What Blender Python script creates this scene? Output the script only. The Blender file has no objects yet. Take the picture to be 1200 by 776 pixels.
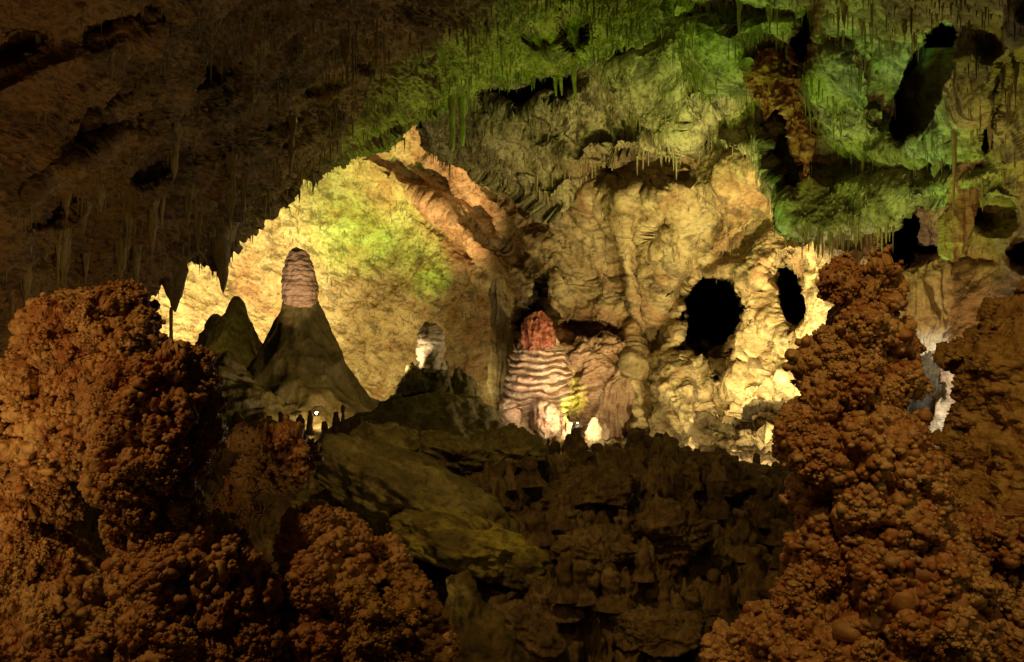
import bpy, math, random
import numpy as np
from mathutils import Vector

SC = bpy.context.scene
COL = SC.collection
F = 1150.0          # focal length in photo pixels (1200 px wide)
CZ = 1.7            # eye height
rng = np.random.default_rng(7)

def at(px, py, d):
    px, py, d = np.broadcast_arrays(np.asarray(px, float), np.asarray(py, float), np.asarray(d, float))
    return np.stack([(px - 600.0) / F * d, d, CZ - (py - 388.0) / F * d], -1)

def proj(P):
    return 600 + F * P[..., 0] / P[..., 1], 388 - F * (P[..., 2] - CZ) / P[..., 1]

# ---------------------------------------------------------------- noise
_perm = np.random.default_rng(3).permutation(256).astype(np.int64)
_perm = np.concatenate([_perm, _perm, _perm])
_g = np.random.default_rng(4).normal(size=(256, 3)); _g /= np.linalg.norm(_g, axis=1)[:, None]
_j = np.random.default_rng(5).random((256, 3))

def _hash(i, j, k):
    return _perm[(_perm[(_perm[i & 255] + j) & 255] + k) & 255]

from concurrent.futures import ThreadPoolExecutor
_pool = ThreadPoolExecutor(4)
def chunked(fn, P, step=24000):
    """run fn over slices of the points on all cores"""
    P = np.asarray(P, np.float64); sh = P.shape[:-1]; P = P.reshape(-1, 3)
    if len(P) <= step: return fn(P), sh
    parts = list(_pool.map(fn, [P[k:k + step] for k in range(0, len(P), step)]))
    if isinstance(parts[0], tuple): return tuple(np.concatenate([q[m] for q in parts]) for m in range(len(parts[0]))), sh
    return np.concatenate(parts), sh

_gx, _gy, _gz = [np.ascontiguousarray(_g[:, k]).astype(np.float32) for k in range(3)]
def _perlin(P):
    Fl = np.floor(P); f = (P - Fl).astype(np.float32).T.copy(); I = Fl.astype(np.int64).T & 255
    u = f * f * f * (f * (f * 6 - 15) + 10)
    x = (I[0], (I[0] + 1) & 255); out = 0
    y = (I[1], I[1] + 1); z = (I[2], I[2] + 1)
    for dx in (0, 1):
        hx = _perm[x[dx]]; wx = u[0] if dx else 1 - u[0]; fx = f[0] - dx
        for dy in (0, 1):
            hy = _perm[(hx + y[dy]) & 255]; wxy = wx * (u[1] if dy else 1 - u[1]); fy = f[1] - dy
            for dz in (0, 1):
                h = _perm[(hy + z[dz]) & 255]
                out = out + wxy * (u[2] if dz else 1 - u[2]) * (_gx[h] * fx + _gy[h] * fy + _gz[h] * (f[2] - dz))
    return out.astype(np.float64) * 1.6

def perlin(P):
    r, sh = chunked(_perlin, P); return r.reshape(sh)

def fbm(P, s=1.0, o=4, gain=.5, off=0.0):
    P = np.asarray(P, float) * s + off; a = 1; r = 0
    for _ in range(o):
        r = r + a * perlin(P); P = P * 2.03 + 7.1; a *= gain
    return r

def ridged(P, s=1.0, o=4, gain=.5, off=0.0):
    P = np.asarray(P, float) * s + off; a = 1; r = 0
    for _ in range(o):
        r = r + a * (1 - np.abs(perlin(P)) * 2); P = P * 2.07 + 3.3; a *= gain
    return r

def worley(P, s=1.0):
    (a, b), sh = chunked(_worley, np.asarray(P, float) * s); return a.reshape(sh), b.reshape(sh)
def _worley(P):
    I = np.floor(P).astype(np.int64); f = P - I
    F1 = np.full(len(P), 9.0); F2 = np.full(len(P), 9.0)
    for dx in (-1, 0, 1):
        for dy in (-1, 0, 1):
            for dz in (-1, 0, 1):
                q = _j[_hash(I[:, 0] + dx, I[:, 1] + dy, I[:, 2] + dz)]
                d = (q[:, 0] + dx - f[:, 0])**2 + (q[:, 1] + dy - f[:, 1])**2 + (q[:, 2] + dz - f[:, 2])**2
                n = d < F1
                F2 = np.where(n, F1, np.minimum(F2, d)); F1 = np.where(n, d, F1)
    return np.sqrt(F1), np.sqrt(F2)

def dome_bumps(P, cell, fill=.66):
    """close-packed round bumps, height 0..1"""
    f1, f2 = worley(P + fbm(P, .8 / cell, 2, .5, 3)[..., None] * cell * .35, 1.0 / cell)
    return np.sqrt(np.clip(1 - (f1 / fill)**2, 0, 1))

def sst(a, b, x):
    t = np.clip((x - a) / (b - a), 0, 1); return t * t * (3 - 2 * t)

class TPS:
    def __init__(s, pts):
        p = np.array(pts, float); s.c = p[:, :2] / 100; z = p[:, 2]; n = len(p)
        K = s.k(s.c) + np.eye(n) * .02
        A = np.zeros((n + 3, n + 3)); A[:n, :n] = K; A[:n, n] = 1; A[:n, n+1:] = s.c
        A[n, :n] = 1; A[n+1:, :n] = s.c.T
        s.w = np.linalg.solve(A, np.concatenate([z, [0, 0, 0]]))
    def k(s, q):
        r2 = ((q[..., None, :] - s.c)**2).sum(-1) + 1e-9
        return .5 * r2 * np.log(r2)
    def __call__(s, px, py):
        q = np.stack([px, py], -1) / 100; sh = q.shape[:-1]; q = q.reshape(-1, 2)
        r = s.k(q) @ s.w[:-3] + s.w[-3] + q @ s.w[-2:]
        return r.reshape(sh)

# ---------------------------------------------------------------- mesh building
def new_mesh(name, V, faces, mat, parent=None, attrs=None, smooth=True):
    """faces: (n,3) or (n,4) int array"""
    V = np.asarray(V, float).reshape(-1, 3); faces = np.asarray(faces, np.int32)
    me = bpy.data.meshes.new(name)
    me.vertices.add(len(V)); me.vertices.foreach_set('co', V.astype(np.float32).ravel())
    n, k = faces.shape
    me.loops.add(n * k); me.loops.foreach_set('vertex_index', faces.ravel())
    me.polygons.add(n); me.polygons.foreach_set('loop_start', np.arange(0, n * k, k, dtype=np.int32))
    me.polygons.foreach_set('loop_total', np.full(n, k, np.int32))
    me.polygons.foreach_set('use_smooth', np.full(n, smooth))
    me.update(calc_edges=True)
    for a, v in (attrs or {}).items():
        at_ = me.attributes.new(a, 'FLOAT', 'POINT'); at_.data.foreach_set('value', np.asarray(v, np.float32).ravel())
    if isinstance(mat, str): mat = M[mat]
    me.materials.append(mat)
    o = bpy.data.objects.new(name, me); COL.objects.link(o)
    if parent: o.parent = parent
    return o

def grid_faces(nu, nv, wrap=False):
    i = np.arange(nu if wrap else nu - 1); j = np.arange(nv - 1)
    I, J = np.meshgrid(i, j, indexing='ij'); I2 = (I + 1) % nu
    return np.stack([I * nv + J, I2 * nv + J, I2 * nv + J + 1, I * nv + J + 1], -1).reshape(-1, 4)

def grid_normals(P, wrap=False):
    if wrap: du = np.roll(P, -1, 0) - np.roll(P, 1, 0)
    else: du = np.gradient(P, axis=0)
    dv = np.gradient(P, axis=1)
    n = np.cross(du, dv); return n / (np.linalg.norm(n, axis=-1, keepdims=True) + 1e-12)

def tag(o, label=None, cat=None, group=None, kind=None):
    if label: o['label'] = label
    if cat: o['category'] = cat
    if group: o['group'] = group
    if kind: o['kind'] = kind
    return o

def empty(name, loc):
    o = bpy.data.objects.new(name, None); COL.objects.link(o); o.location = loc
    o.empty_display_size = .2
    return o

def recenter(o, loc):
    """move a mesh object's origin to loc without moving the mesh"""
    loc = Vector([float(c) for c in loc])
    from mathutils import Matrix
    o.data.transform(Matrix.Translation(-loc)); o.location = loc
    return o

# ---------------------------------------------------------------- materials
M = {}
def rock(name, cols, scale=1.0, stretch=(1, 1, 1), rot=(0, 0, 0), rough=.8, bump=.4, bscale=12, spec=.3,
         stain_shade=None, coord='gen', speck=.5):
    m = bpy.data.materials.new(name); m.use_nodes = True; nt = m.node_tree; N = nt.nodes; L = nt.links
    b = N['Principled BSDF']; b.inputs['Roughness'].default_value = rough
    b.inputs['Specular IOR Level'].default_value = spec
    geo = N.new('ShaderNodeNewGeometry')
    mp = N.new('ShaderNodeMapping'); mp.inputs['Scale'].default_value = stretch; mp.inputs['Rotation'].default_value = rot
    L.new(geo.outputs['Position'], mp.inputs['Vector'])
    n1 = N.new('ShaderNodeTexNoise'); n1.inputs['Scale'].default_value = scale; n1.inputs['Detail'].default_value = 8
    n1.inputs['Roughness'].default_value = .68; n1.inputs['Distortion'].default_value = .6
    L.new(mp.outputs['Vector'], n1.inputs['Vector'])
    cr = N.new('ShaderNodeValToRGB'); e = cr.color_ramp.elements
    e[0].position = .30; e[0].color = (*cols[0], 1); e[1].position = .70; e[1].color = (*cols[-1], 1)
    for k, c in enumerate(cols[1:-1]):
        q = e.new(.30 + .40 * (k + 1) / (len(cols) - 1)); q.color = (*c, 1)
    L.new(n1.outputs['Fac'], cr.inputs['Fac'])
    # fine dark mineral specks
    n2 = N.new('ShaderNodeTexNoise'); n2.inputs['Scale'].default_value = scale * 9; n2.inputs['Detail'].default_value = 5
    n2.inputs['Roughness'].default_value = .7
    L.new(mp.outputs['Vector'], n2.inputs['Vector'])
    r2 = N.new('ShaderNodeMapRange'); r2.inputs['From Min'].default_value = .36; r2.inputs['From Max'].default_value = .52
    r2.inputs['To Min'].default_value = 1 - speck; r2.inputs['To Max'].default_value = 1.0
    L.new(n2.outputs['Fac'], r2.inputs['Value'])
    mx = N.new('ShaderNodeVectorMath'); mx.operation = 'SCALE'
    L.new(cr.outputs['Color'], mx.inputs[0]); L.new(r2.outputs['Result'], mx.inputs['Scale'])
    out = mx.outputs['Vector']
    for (an, col) in (stain_shade or []):
        a = N.new('ShaderNodeAttribute'); a.attribute_name = an
        mm = N.new('ShaderNodeMix'); mm.data_type = 'RGBA'
        L.new(a.outputs['Fac'], mm.inputs['Factor']); L.new(out, mm.inputs['A']); mm.inputs['B'].default_value = (*col, 1)
        # keep some texture inside the stain
        ms = N.new('ShaderNodeVectorMath'); ms.operation = 'SCALE'; ms.inputs[0].default_value = col
        L.new(r2.outputs['Result'], ms.inputs['Scale']); L.new(ms.outputs['Vector'], mm.inputs['B'])
        out = mm.outputs['Result']
    L.new(out, b.inputs['Base Color'])
    n3 = N.new('ShaderNodeTexNoise'); n3.inputs['Scale'].default_value = bscale; n3.inputs['Detail'].default_value = 6
    n3.inputs['Roughness'].default_value = .65
    L.new(mp.outputs['Vector'], n3.inputs['Vector'])
    bp = N.new('ShaderNodeBump'); bp.inputs['Strength'].default_value = bump; bp.inputs['Distance'].default_value = .6 / bscale
    L.new(n3.outputs['Fac'], bp.inputs['Height']); L.new(bp.outputs['Normal'], b.inputs['Normal'])
    M[name] = m; return m

def plain(name, col, rough=.5, metal=0, emit=None, es=0):
    m = bpy.data.materials.new(name); m.use_nodes = True; b = m.node_tree.nodes['Principled BSDF']
    nz = m.node_tree.nodes.new('ShaderNodeTexNoise'); nz.inputs['Scale'].default_value = 20
    rr = m.node_tree.nodes.new('ShaderNodeMapRange'); rr.inputs['To Min'].default_value = rough - .1; rr.inputs['To Max'].default_value = rough + .1
    m.node_tree.links.new(nz.outputs['Fac'], rr.inputs['Value']); m.node_tree.links.new(rr.outputs['Result'], b.inputs['Roughness'])
    b.inputs['Base Color'].default_value = (*col, 1); b.inputs['Metallic'].default_value = metal
    if emit: b.inputs['Emission Color'].default_value = (*emit, 1); b.inputs['Emission Strength'].default_value = es
    M[name] = m

DIAG = (0, math.radians(-28), 0)
rock('wall_stone', [(.20, .125, .06), (.40, .29, .15), (.56, .44, .25), (.64, .54, .34)], .9, (1, .6, 1.3), DIAG, .8, .7, 7,
     stain_shade=[('red', (.36, .13, .07)), ('dark', (.035, .022, .013))], speck=.45)
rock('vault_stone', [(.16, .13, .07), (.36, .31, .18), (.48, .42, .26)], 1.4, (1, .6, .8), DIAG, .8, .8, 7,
     stain_shade=[('red', (.13, .03, .016)), ('dark', (.035, .022, .013))], speck=.6)  # 'dark' holds mineral streaks and the painted shade of the recess
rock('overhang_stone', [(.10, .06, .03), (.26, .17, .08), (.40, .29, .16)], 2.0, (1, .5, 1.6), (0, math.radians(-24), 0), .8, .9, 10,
     stain_shade=[('red', (.3, .15, .07)), ('dark', (.03, .02, .012))], speck=.65)
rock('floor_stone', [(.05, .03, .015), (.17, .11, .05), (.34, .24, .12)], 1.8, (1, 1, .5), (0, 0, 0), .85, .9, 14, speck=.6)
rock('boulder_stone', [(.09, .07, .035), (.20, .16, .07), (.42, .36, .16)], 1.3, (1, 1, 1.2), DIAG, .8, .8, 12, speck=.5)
rock('yellow_stone', [(.07, .055, .025), (.16, .12, .04), (.42, .36, .08), (.55, .50, .12)], .8, (1, 1, 1.6), DIAG, .8, .8, 12, speck=.5)
rock('dome_stone', [(.06, .045, .012), (.115, .088, .022), (.19, .145, .04)], 1.2, (1.6, 1.6, .45), (0, 0, 0), .5, .7, 11, spec=.5, speck=.45, stain_shade=[('cap', (.42, .27, .17))])
rock('cap_stone', [(.28, .15, .08), (.45, .29, .18), (.58, .42, .28)], 2.0, (1, 1, 2.2), (0, 0, 0), .7, .7, 14, speck=.4)
rock('pale_stone', [(.45, .33, .22), (.62, .50, .36), (.72, .62, .48)], 2.0, (1, 1, 1.5), (0, 0, 0), .6, .6, 12, speck=.3)
rock('flow_stone', [(.26, .13, .09), (.50, .34, .25), (.68, .54, .44)], 1.6, (1, 1, 2.0), (0, 0, 0), .6, .6, 10, speck=.4)
rock('fan_stone', [(.20, .10, .06), (.38, .23, .15), (.52, .38, .27)], 1.2, (1, 1, 1.6), (0, 0, 0), .6, .7, 9, speck=.45)
rock('red_drape', [(.13, .035, .02), (.30, .09, .055), (.48, .23, .15)], 3.0, (2, 2, .4), (0, 0, 0), .6, .5, 14, speck=.3)
rock('stalactite_stone', [(.15, .10, .05), (.32, .24, .13), (.46, .36, .22)], 3.0, (2, 2, .5), (0, 0, 0), .6, .6, 20, speck=.5, spec=.3)
rock('straw_stone', [(.14, .11, .05), (.26, .21, .11), (.40, .33, .2)], 2.0, (2, 2, .5), (0, 0, 0), .6, .2, 20, speck=.4)
rock('popcorn_red', [(.10, .03, .015), (.33, .11, .032), (.40, .185, .065), (.58, .37, .17), (.33, .115, .035)], 2.4, (1, 1, 1), (0, 0, 0), .48, .5, 60, spec=.5,
     stain_shade=[('pale', (.60, .40, .19))], speck=.35)
rock('popcorn_gold', [(.22, .115, .035), (.46, .28, .09), (.60, .42, .17)], 4.0, (1, 1, 2.2), (0, 0, 0), .7, .5, 50,
     stain_shade=[('pale', (.45, .28, .13))], speck=.35)
plain('lamp_metal', (.02, .02, .02), .45, .6)
plain('lamp_glass', (.9, .9, .8), .2, 0, (1, .85, .55), 60)
plain('lamp_glass_green', (.8, .9, .4), .2, 0, (.75, 1, .2), 12)

# ---------------------------------------------------------------- surface features (in photo-ray space, real depth)
def hole(px, py, cx, cy, rx, ry, ang=0, e=.35, wob=.22, k=1.0):
    px, py = np.broadcast_arrays(px, py); full = np.zeros(px.shape)
    R_ = max(rx, ry) * (1 + e) * 1.5; loc_ = (np.abs(px - cx) < R_) & (np.abs(py - cy) < R_)
    if not loc_.any(): return full
    px = px[loc_]; py = py[loc_]
    a = math.radians(ang); x = px - cx; y = py - cy
    u = (x * math.cos(a) + y * math.sin(a)) / rx; v = (-x * math.sin(a) + y * math.cos(a)) / ry
    r = np.sqrt(u * u + v * v)
    nz = fbm(np.stack([px / 22.0 * k, py / 22.0 * k, np.full_like(px, cx * .37)], -1), 1, 3)
    full[loc_] = sst(1 + e / 2, 1 - e / 2, r + nz * wob * (1 if e < .55 else .25)); return full

def pdist(px, py, pts):
    best = np.full(px.shape, 1e9)
    for (x0, y0), (x1, y1) in zip(pts[:-1], pts[1:]):
        dx, dy = x1 - x0, y1 - y0; L2 = dx * dx + dy * dy
        t = np.clip(((px - x0) * dx + (py - y0) * dy) / L2, 0, 1)
        best = np.minimum(best, np.hypot(px - x0 - t * dx, py - y0 - t * dy))
    return best

def catmull(pts, n):
    p = np.array(pts, float); m = len(p) - 1
    p = np.vstack([2 * p[0] - p[1], p, 2 * p[-1] - p[-2]])
    t = np.linspace(0, m - 1e-6, n); i = t.astype(int); f = (t - i)[:, None]
    a, b, c, d = p[i], p[i+1], p[i+2], p[i+3]
    return .5 * ((2*b) + (-a+c)*f + (2*a-5*b+4*c-d)*f*f + (-a+3*b-3*c+d)*f**3)

SURF = {}
def sheet(key, name, lip, outer, depth, nu, nv, disp, mat, stains_shade=None, back=0, backdepth=4.0, jag=4.0, roundpx=14, vpow=1.0):
    Lp = catmull(lip, nu); Op = catmull(outer, nu)
    if jag:
        q = np.stack([Lp[:, 0] / 18, Lp[:, 1] / 18, np.zeros(nu)], -1)
        nrm = Lp - Op; nrm /= np.linalg.norm(nrm, axis=1)[:, None]
        Lp = Lp + nrm * (fbm(q, 1, 4, .6) * jag)[:, None]
    v = np.linspace(0, 1, nv)**vpow
    Q = Lp[:, None, :] * (1 - v[None, :, None]) + Op[:, None, :] * v[None, :, None]
    px, py = Q[..., 0], Q[..., 1]
    D = depth(px, py)
    dl = np.linalg.norm(Q - Lp[:, None, :], axis=-1)
    D = D + (1 - sst(0, roundpx, dl)) * .6 * (back > 0)
    if back:
        kk = np.arange(back, 0, -1)[None, :] / back
        inn = (Op - Lp); inn /= np.linalg.norm(inn, axis=1)[:, None]
        Qb = Lp[:, None, :] + inn[:, None, :] * (kk * 40)[..., None]
        Db = D[:, :1] + kk**.8 * backdepth
        px = np.concatenate([Qb[..., 0], px], 1); py = np.concatenate([Qb[..., 1], py], 1); D = np.concatenate([Db, D], 1)
    P = at(px, py, D)
    n = grid_normals(P)
    s = np.sign((n * (P - np.array([0, 0, CZ]))).sum(-1, keepdims=True)); n = -n * s
    P2 = P + n * disp(P, px, py)[..., None]
    at_ = {k: f(P, px, py) for k, f in (stains_shade or {}).items()}
    o = new_mesh(name, P2, grid_faces(P.shape[0], P.shape[1]), mat, attrs=at_)
    o['kind'] = 'structure'
    SURF[key] = (P2, grid_normals(P2))
    return o

def surf_depth(name, px, py):
    P, n = SURF[name]
    if 'pp' + name not in SURF: SURF['pp' + name] = proj(P)
    qx, qy = SURF['pp' + name]
    i = np.argmin((qx - px)**2 + (qy - py)**2 + (P[..., 1] * .5))
    return P.reshape(-1, 3)[i][1]

def rot_xz(P, a):
    c, s = math.cos(a), math.sin(a); Q = P.copy()
    Q[..., 0] = P[..., 0] * c - P[..., 2] * s; Q[..., 2] = P[..., 0] * s + P[..., 2] * c
    return Q

# ---------------------------------------------------------------- far wall
d3 = TPS([(-480, 100, 24), (-480, 500, 26), (100, 100, 34), (150, 300, 40), (150, 480, 39), (300, 200, 41), (400, 120, 38), (450, 300, 43), (450, 450, 42), (560, 450, 39),
          (530, 200, 39), (600, 300, 36), (640, 390, 33), (700, 300, 32.5), (760, 400, 31), (800, 250, 28), (850, 200, 25.5),
          (880, 260, 25), (900, 420, 25), (820, 500, 26), (700, 520, 31), (600, 520, 36), (450, 560, 42), (950, 350, 22), (1000, 320, 20),
          (1100, 300, 18), (1150, 250, 15), (1200, 350, 14), (1250, 200, 12), (1060, 430, 19), (600, 150, 35), (700, 150, 31),
          (880, 560, 24), (1100, 560, 17), (1300, 500, 12), (1300, 100, 11), (1000, 100, 20), (800, 80, 26)])
def depth3(px, py):
    D = d3(px, py)
    g = lambda pts, w: np.exp(-(pdist(px, py, pts) / w)**2)
    D += 22.0 * hole(px, py, 835, 362, 37, 40, -28, .5, .6)
    D += 6.0 * hole(px, py, 836, 412, 34, 24, 10, .5, .3)
    D += 18.0 * hole(px, py, 927, 350, 14, 36, -8, .54, .6)
    D += 1.5 * hole(px, py, 922, 318, 22, 22, 0, .5)
    D += 12.0 * hole(px, py, 1056, 288, 18, 36, 10, .3)
    D += 2.2 * hole(px, py, 745, 198, 52, 24, -5, .3)
    D += 2.0 * hole(px, py, 775, 272, 13, 24, 25, .5)
    D += 4.5 * hole(px, py, 630, 380, 22, 26, 0, .5)
    D += 4.5 * hole(px, py, 634, 350, 10, 26, 10, .6)
    D += 1.0 * hole(px, py, 690, 386, 34, 8, 5, .7)
    D += 1.5 * hole(px, py, 1165, 255, 26, 20, 0, .4)
    D += 2.0 * hole(px, py, 1200, 300, 18, 18, 0, .4)
    D += 1.6 * hole(px, py, 1110, 298, 50, 10, 8, .7)
    D += 1.2 * hole(px, py, 985, 430, 40, 20, 8, .7)
    D += 5 * hole(px, py, 893, 488, 34, 14, -22, .5)
    D += 2.0 * hole(px, py, 846, 505, 22, 8, 20, .5)
    D += 1.6 * hole(px, py, 872, 428, 26, 6, -14, .5)
    D += 1.2 * hole(px, py, 860, 512, 50, 10, 12, .6)
    D += 2.5 * hole(px, py, 1082, 445, 34, 50, 0, .3)
    D += 3.0 * hole(px, py, 1053, 388, 10, 16, 0, .3)
    D += .8 * hole(px, py, 838, 428, 25, 8, 0, .7)
    D -= .9 * hole(px, py, 885, 395, 55, 48, 10, 1.2)
    D -= 1.5 * hole(px, py, 798, 480, 20, 75, -4, .9)
    D += .8 * hole(px, py, 838, 505, 16, 26, 0, .8)
    D -= .6 * hole(px, py, 860, 455, 50, 34, 15, 1.2)
    for k_, (a_, w_) in enumerate([(.35, 20), (-.25, 14), (.3, 18), (-.25, 13), (.35, 22)]):
        o_ = k_ * 27
        D -= a_ * g([(560 + o_, 120 + o_ * .25), (640 + o_ * .9, 210 + o_ * .3), (700 + o_ * .7, 320 + o_ * .2), (715 + o_ * .5, 400), (730 + o_ * .3, 560)], w_)
    D -= .9 * g([(700, 235), (790, 225), (880, 205)], 22)
    D += .9 * g([(898, 262), (850, 300), (800, 325), (770, 400), (752, 440)], 9)
    D += .7 * g([(905, 400), (880, 430), (900, 470)], 8)
    D -= .8 * g([(840, 445), (880, 455), (915, 440)], 14)
    # ribs of the chamber: long diagonal bedding ridges
    D -= 1.6 * g([(430, 190), (520, 250), (600, 320), (650, 400)], 16)
    D -= 1.2 * g([(520, 180), (600, 250), (660, 330)], 16)
    for o_ in (0, 1, 2, 3):
        D -= .35 * g([(455 + o_ * 22, 205 - o_ * 10), (530 + o_ * 22, 255 - o_ * 5), (590 + o_ * 16, 320), (620 + o_ * 10, 360)], 5)
    D -= 1.0 * g([(740, 430), (715, 480), (690, 530)], 12)
    D -= .8 * g([(730, 240), (735, 330), (745, 420), (750, 560)], 9)
    D -= .8 * g([(585, 380), (578, 440), (585, 490)], 9)
    D += 1.0 * g([(470, 230), (560, 300), (610, 370)], 9)
    D += .9 * g([(700, 240), (720, 300), (738, 370)], 7)
    D += .9 * g([(820, 290), (800, 330), (760, 400)], 7)
    D -= .9 * g([(880, 330), (950, 280), (1000, 300)], 14)
    return D
def disp3(P, px, py):
    R = rot_xz(P, math.radians(28))
    A = R * np.array([.7, .7, 1.7])
    sc = P[..., 1] / 30.0
    r = (ridged(A * np.array([.7, .7, 1]), .6, 5, .6) - 1.0) * .10
    r += fbm(P, .30, 3, .5, 9) * .55
    f1, f2 = worley(P + fbm(P, 1.2, 2)[..., None] * .25, 1.1)
    r -= sst(.25, .0, f1) * .22
    r += (f2 - f1) * .025
    r += fbm(P, 2.2, 5, .70) * .06
    V = P * np.array([3.2, 3.2, .55])
    r += ridged(V, 1, 3, .6) * .05 * sst(-.2, .4, fbm(P, .35, 2, .5, 31))
    # the right part is rough with ledges and pits
    rr = sst(770, 860, px) * sst(265, 330, py)
    r -= rr * (f2 - f1) * .025
    r += rr * (ridged(R * np.array([.8, .8, 1.6]), .8, 3, .5, 5) - 1) * .09
    g1, g2 = worley(P, 2.4); r += rr * fbm(P, 1.0, 5, .62, 17) * .13
    # fluted curtain on the right
    fl = hole(px, py, 1090, 350, 38, 75, 0, .5, .1)
    r += fl * (np.abs(np.sin(P[..., 0] * 17 + fbm(P, 1.5, 2) * 2)) * .16)
    fl = hole(px, py, 745, 480, 55, 55, 0, .5, .1)
    r += fl * (np.abs(np.sin(P[..., 0] * 9 + P[..., 2] * 4 + fbm(P, .8, 2) * 2)) * .18)
    r *= 1 - .8 * hole(px, py, 1080, 445, 34, 50, 0, .4)
    r *= 1 - .85 * np.maximum(hole(px, py, 835, 364, 46, 48, -20, .7), hole(px, py, 927, 348, 24, 46, -8, .8))
    return r * np.clip(sc, .45, 1.3)
def red3(P, px, py):
    s = hole(px, py, 1120, 330, 90, 110, 0, .8) * .35
    s = np.maximum(s, hole(px, py, 850, 260, 90, 70, -30, .8) * .0)
    s = np.maximum(s, hole(px, py, 690, 390, 60, 30, 0, .7) * .5)
    s = np.maximum(s, sst(.15, .5, fbm(P, .5, 4, .6, 77)) * .35)
    return s
def dark3(P, px, py):
    return sst(.25, .55, fbm(rot_xz(P, math.radians(28)) * np.array([.5, .5, 1.2]), 2.6, 5, .7, 12)) * .55
sheet('wall', 'cave_wall', [(-480, 580), (60, 580), (600, 590), (1360, 600)], [(-480, 70), (60, 70), (600, 50), (1360, 60)], depth3, 1600, 500,
      disp3, 'wall_stone', {'red': red3, 'dark': dark3}, jag=0)

# ---------------------------------------------------------------- green vault
d2 = TPS([(500, 150, 30), (560, 200, 31), (650, 245, 29), (720, 190, 27), (800, 165, 24), (890, 190, 21.5), (930, 265, 19.5), (1000, 275, 18),
          (1110, 235, 14.5), (1280, 165, 10.5), (480, 60, 27), (600, 110, 28), (700, 110, 26), (800, 60, 21.5), (800, 110, 23), (900, 80, 19), (1000, 120, 17.5),
          (1000, 0, 13.5), (1100, 110, 14), (1200, 0, 9.5), (1200, 100, 11.5), (800, -80, 16), (700, 20, 23), (560, -80, 20), (1300, -60, 7.5), (1050, -80, 10.5), (900, 0, 16.5)])
def depth2(px, py):
    D = d2(px, py)
    g = lambda pts, w: np.exp(-(pdist(px, py, pts) / w)**2)
    D += 4 * hole(px, py, 625, 102, 56, 26, -12, .3)
    D += 14.0 * hole(px, py, 1084, 95, 24, 74, 22, .22, .15)
    D += 1.0 * hole(px, py, 1060, 90, 34, 60, 15, .5)
    D += 6.0 * hole(px, py, 918, 175, 17, 60, -14, .3, .15)
    D += 2.6 * hole(px, py, 855, 145, 46, 28, -8, .4)
    D += 1.6 * hole(px, py, 945, 30, 16, 34, 20, .4)
    D += 1.0 * hole(px, py, 860, 10, 110, 14, 0, .6)
    D += 1.6 * hole(px, py, 1165, 130, 8, 40, 12, .5)
    D += 1.0 * hole(px, py, 760, 40, 50, 12, -38, .6)
    D -= 1.5 * hole(px, py, 975, 110, 52, 52, 0, .9)
    D -= 1.0 * hole(px, py, 1130, 100, 32, 48, 10, .8)
    D -= 1.0 * hole(px, py, 830, 70, 60, 45, -20, .9)
    D -= .9 * g([(875, 80), (905, 120), (930, 160), (942, 200)], 12)
    D -= .7 * g([(1110, 60), (1095, 110), (1065, 160)], 9)
    D -= .8 * g([(1200, 20), (1170, 80), (1165, 140)], 12)
    D += 1.0 * g([(950, 190), (1040, 200), (1150, 195)], 12)
    D -= .7 * g([(560, 150), (680, 190), (760, 165)], 12)
    return D
def disp2(P, px, py):
    R = rot_xz(P, math.radians(24)); sc = np.clip(P[..., 1] / 22.0, .4, 1.3)
    r = fbm(P, .4, 3, .5, 3) * .5
    r += (ridged(R * np.array([.8, .8, 1.6]), 1.0, 4, .55) - 1) * .035
    f1, f2 = worley(P + fbm(P, 1.5, 2)[..., None] * .2, 1.9)
    r += (f2 - f1) * .015 - sst(.25, 0, f1) * .08
    r += fbm(P, 3.0, 5, .66) * .04
    V = P * np.array([5.5, 5.5, .9])
    vm = sst(-.25, .35, fbm(P, .5, 2, .5, 55))
    r += (ridged(V, 1, 3, .6) - .8) * .03 * vm
    r *= 1 - .8 * hole(px, py, 1084, 95, 32, 84, 22, .5)
    return r * sc
def red2(P, px, py):
    s = np.exp(-(pdist(px, py, [(955, 10), (940, 60), (905, 100), (930, 160), (942, 200)]) / 20)**2) * 1.3
    s = np.maximum(s, np.exp(-(pdist(px, py, [(1112, 60), (1090, 115), (1068, 155)]) / 8)**2))
    s = np.maximum(s, np.exp(-(pdist(px, py, [(690, 200), (800, 195)]) / 25)**2) * .6)
    return np.clip(s + fbm(P, 1.5, 3) * .3 * (s > .1), 0, 1)
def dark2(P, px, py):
    return np.maximum(np.maximum(sst(.15, .45, fbm(P * np.array([1, 1, .16]), 4.5, 4, .6, 21)) * sst(-.2, .2, fbm(P, .7, 2, .5, 44)), sst(.2, .5, fbm(P, 1.6, 5, .7, 23)) * .6) * .9, hole(px, py, 1084, 95, 20, 70, 22, .3) * .9)  # mineral streaks; last term paints shade into the slanting recess
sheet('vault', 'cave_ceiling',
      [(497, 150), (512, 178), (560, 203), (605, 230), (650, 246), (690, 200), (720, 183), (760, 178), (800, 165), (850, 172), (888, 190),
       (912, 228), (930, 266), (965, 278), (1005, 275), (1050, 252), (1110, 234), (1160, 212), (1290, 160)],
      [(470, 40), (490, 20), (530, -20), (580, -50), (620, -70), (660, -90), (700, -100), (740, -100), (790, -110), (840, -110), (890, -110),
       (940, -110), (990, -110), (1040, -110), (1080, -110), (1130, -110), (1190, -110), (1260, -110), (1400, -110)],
      depth2, 900, 420, disp2, 'vault_stone', {'red': red2, 'dark': dark2}, back=14, backdepth=4.5, jag=4)

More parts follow.
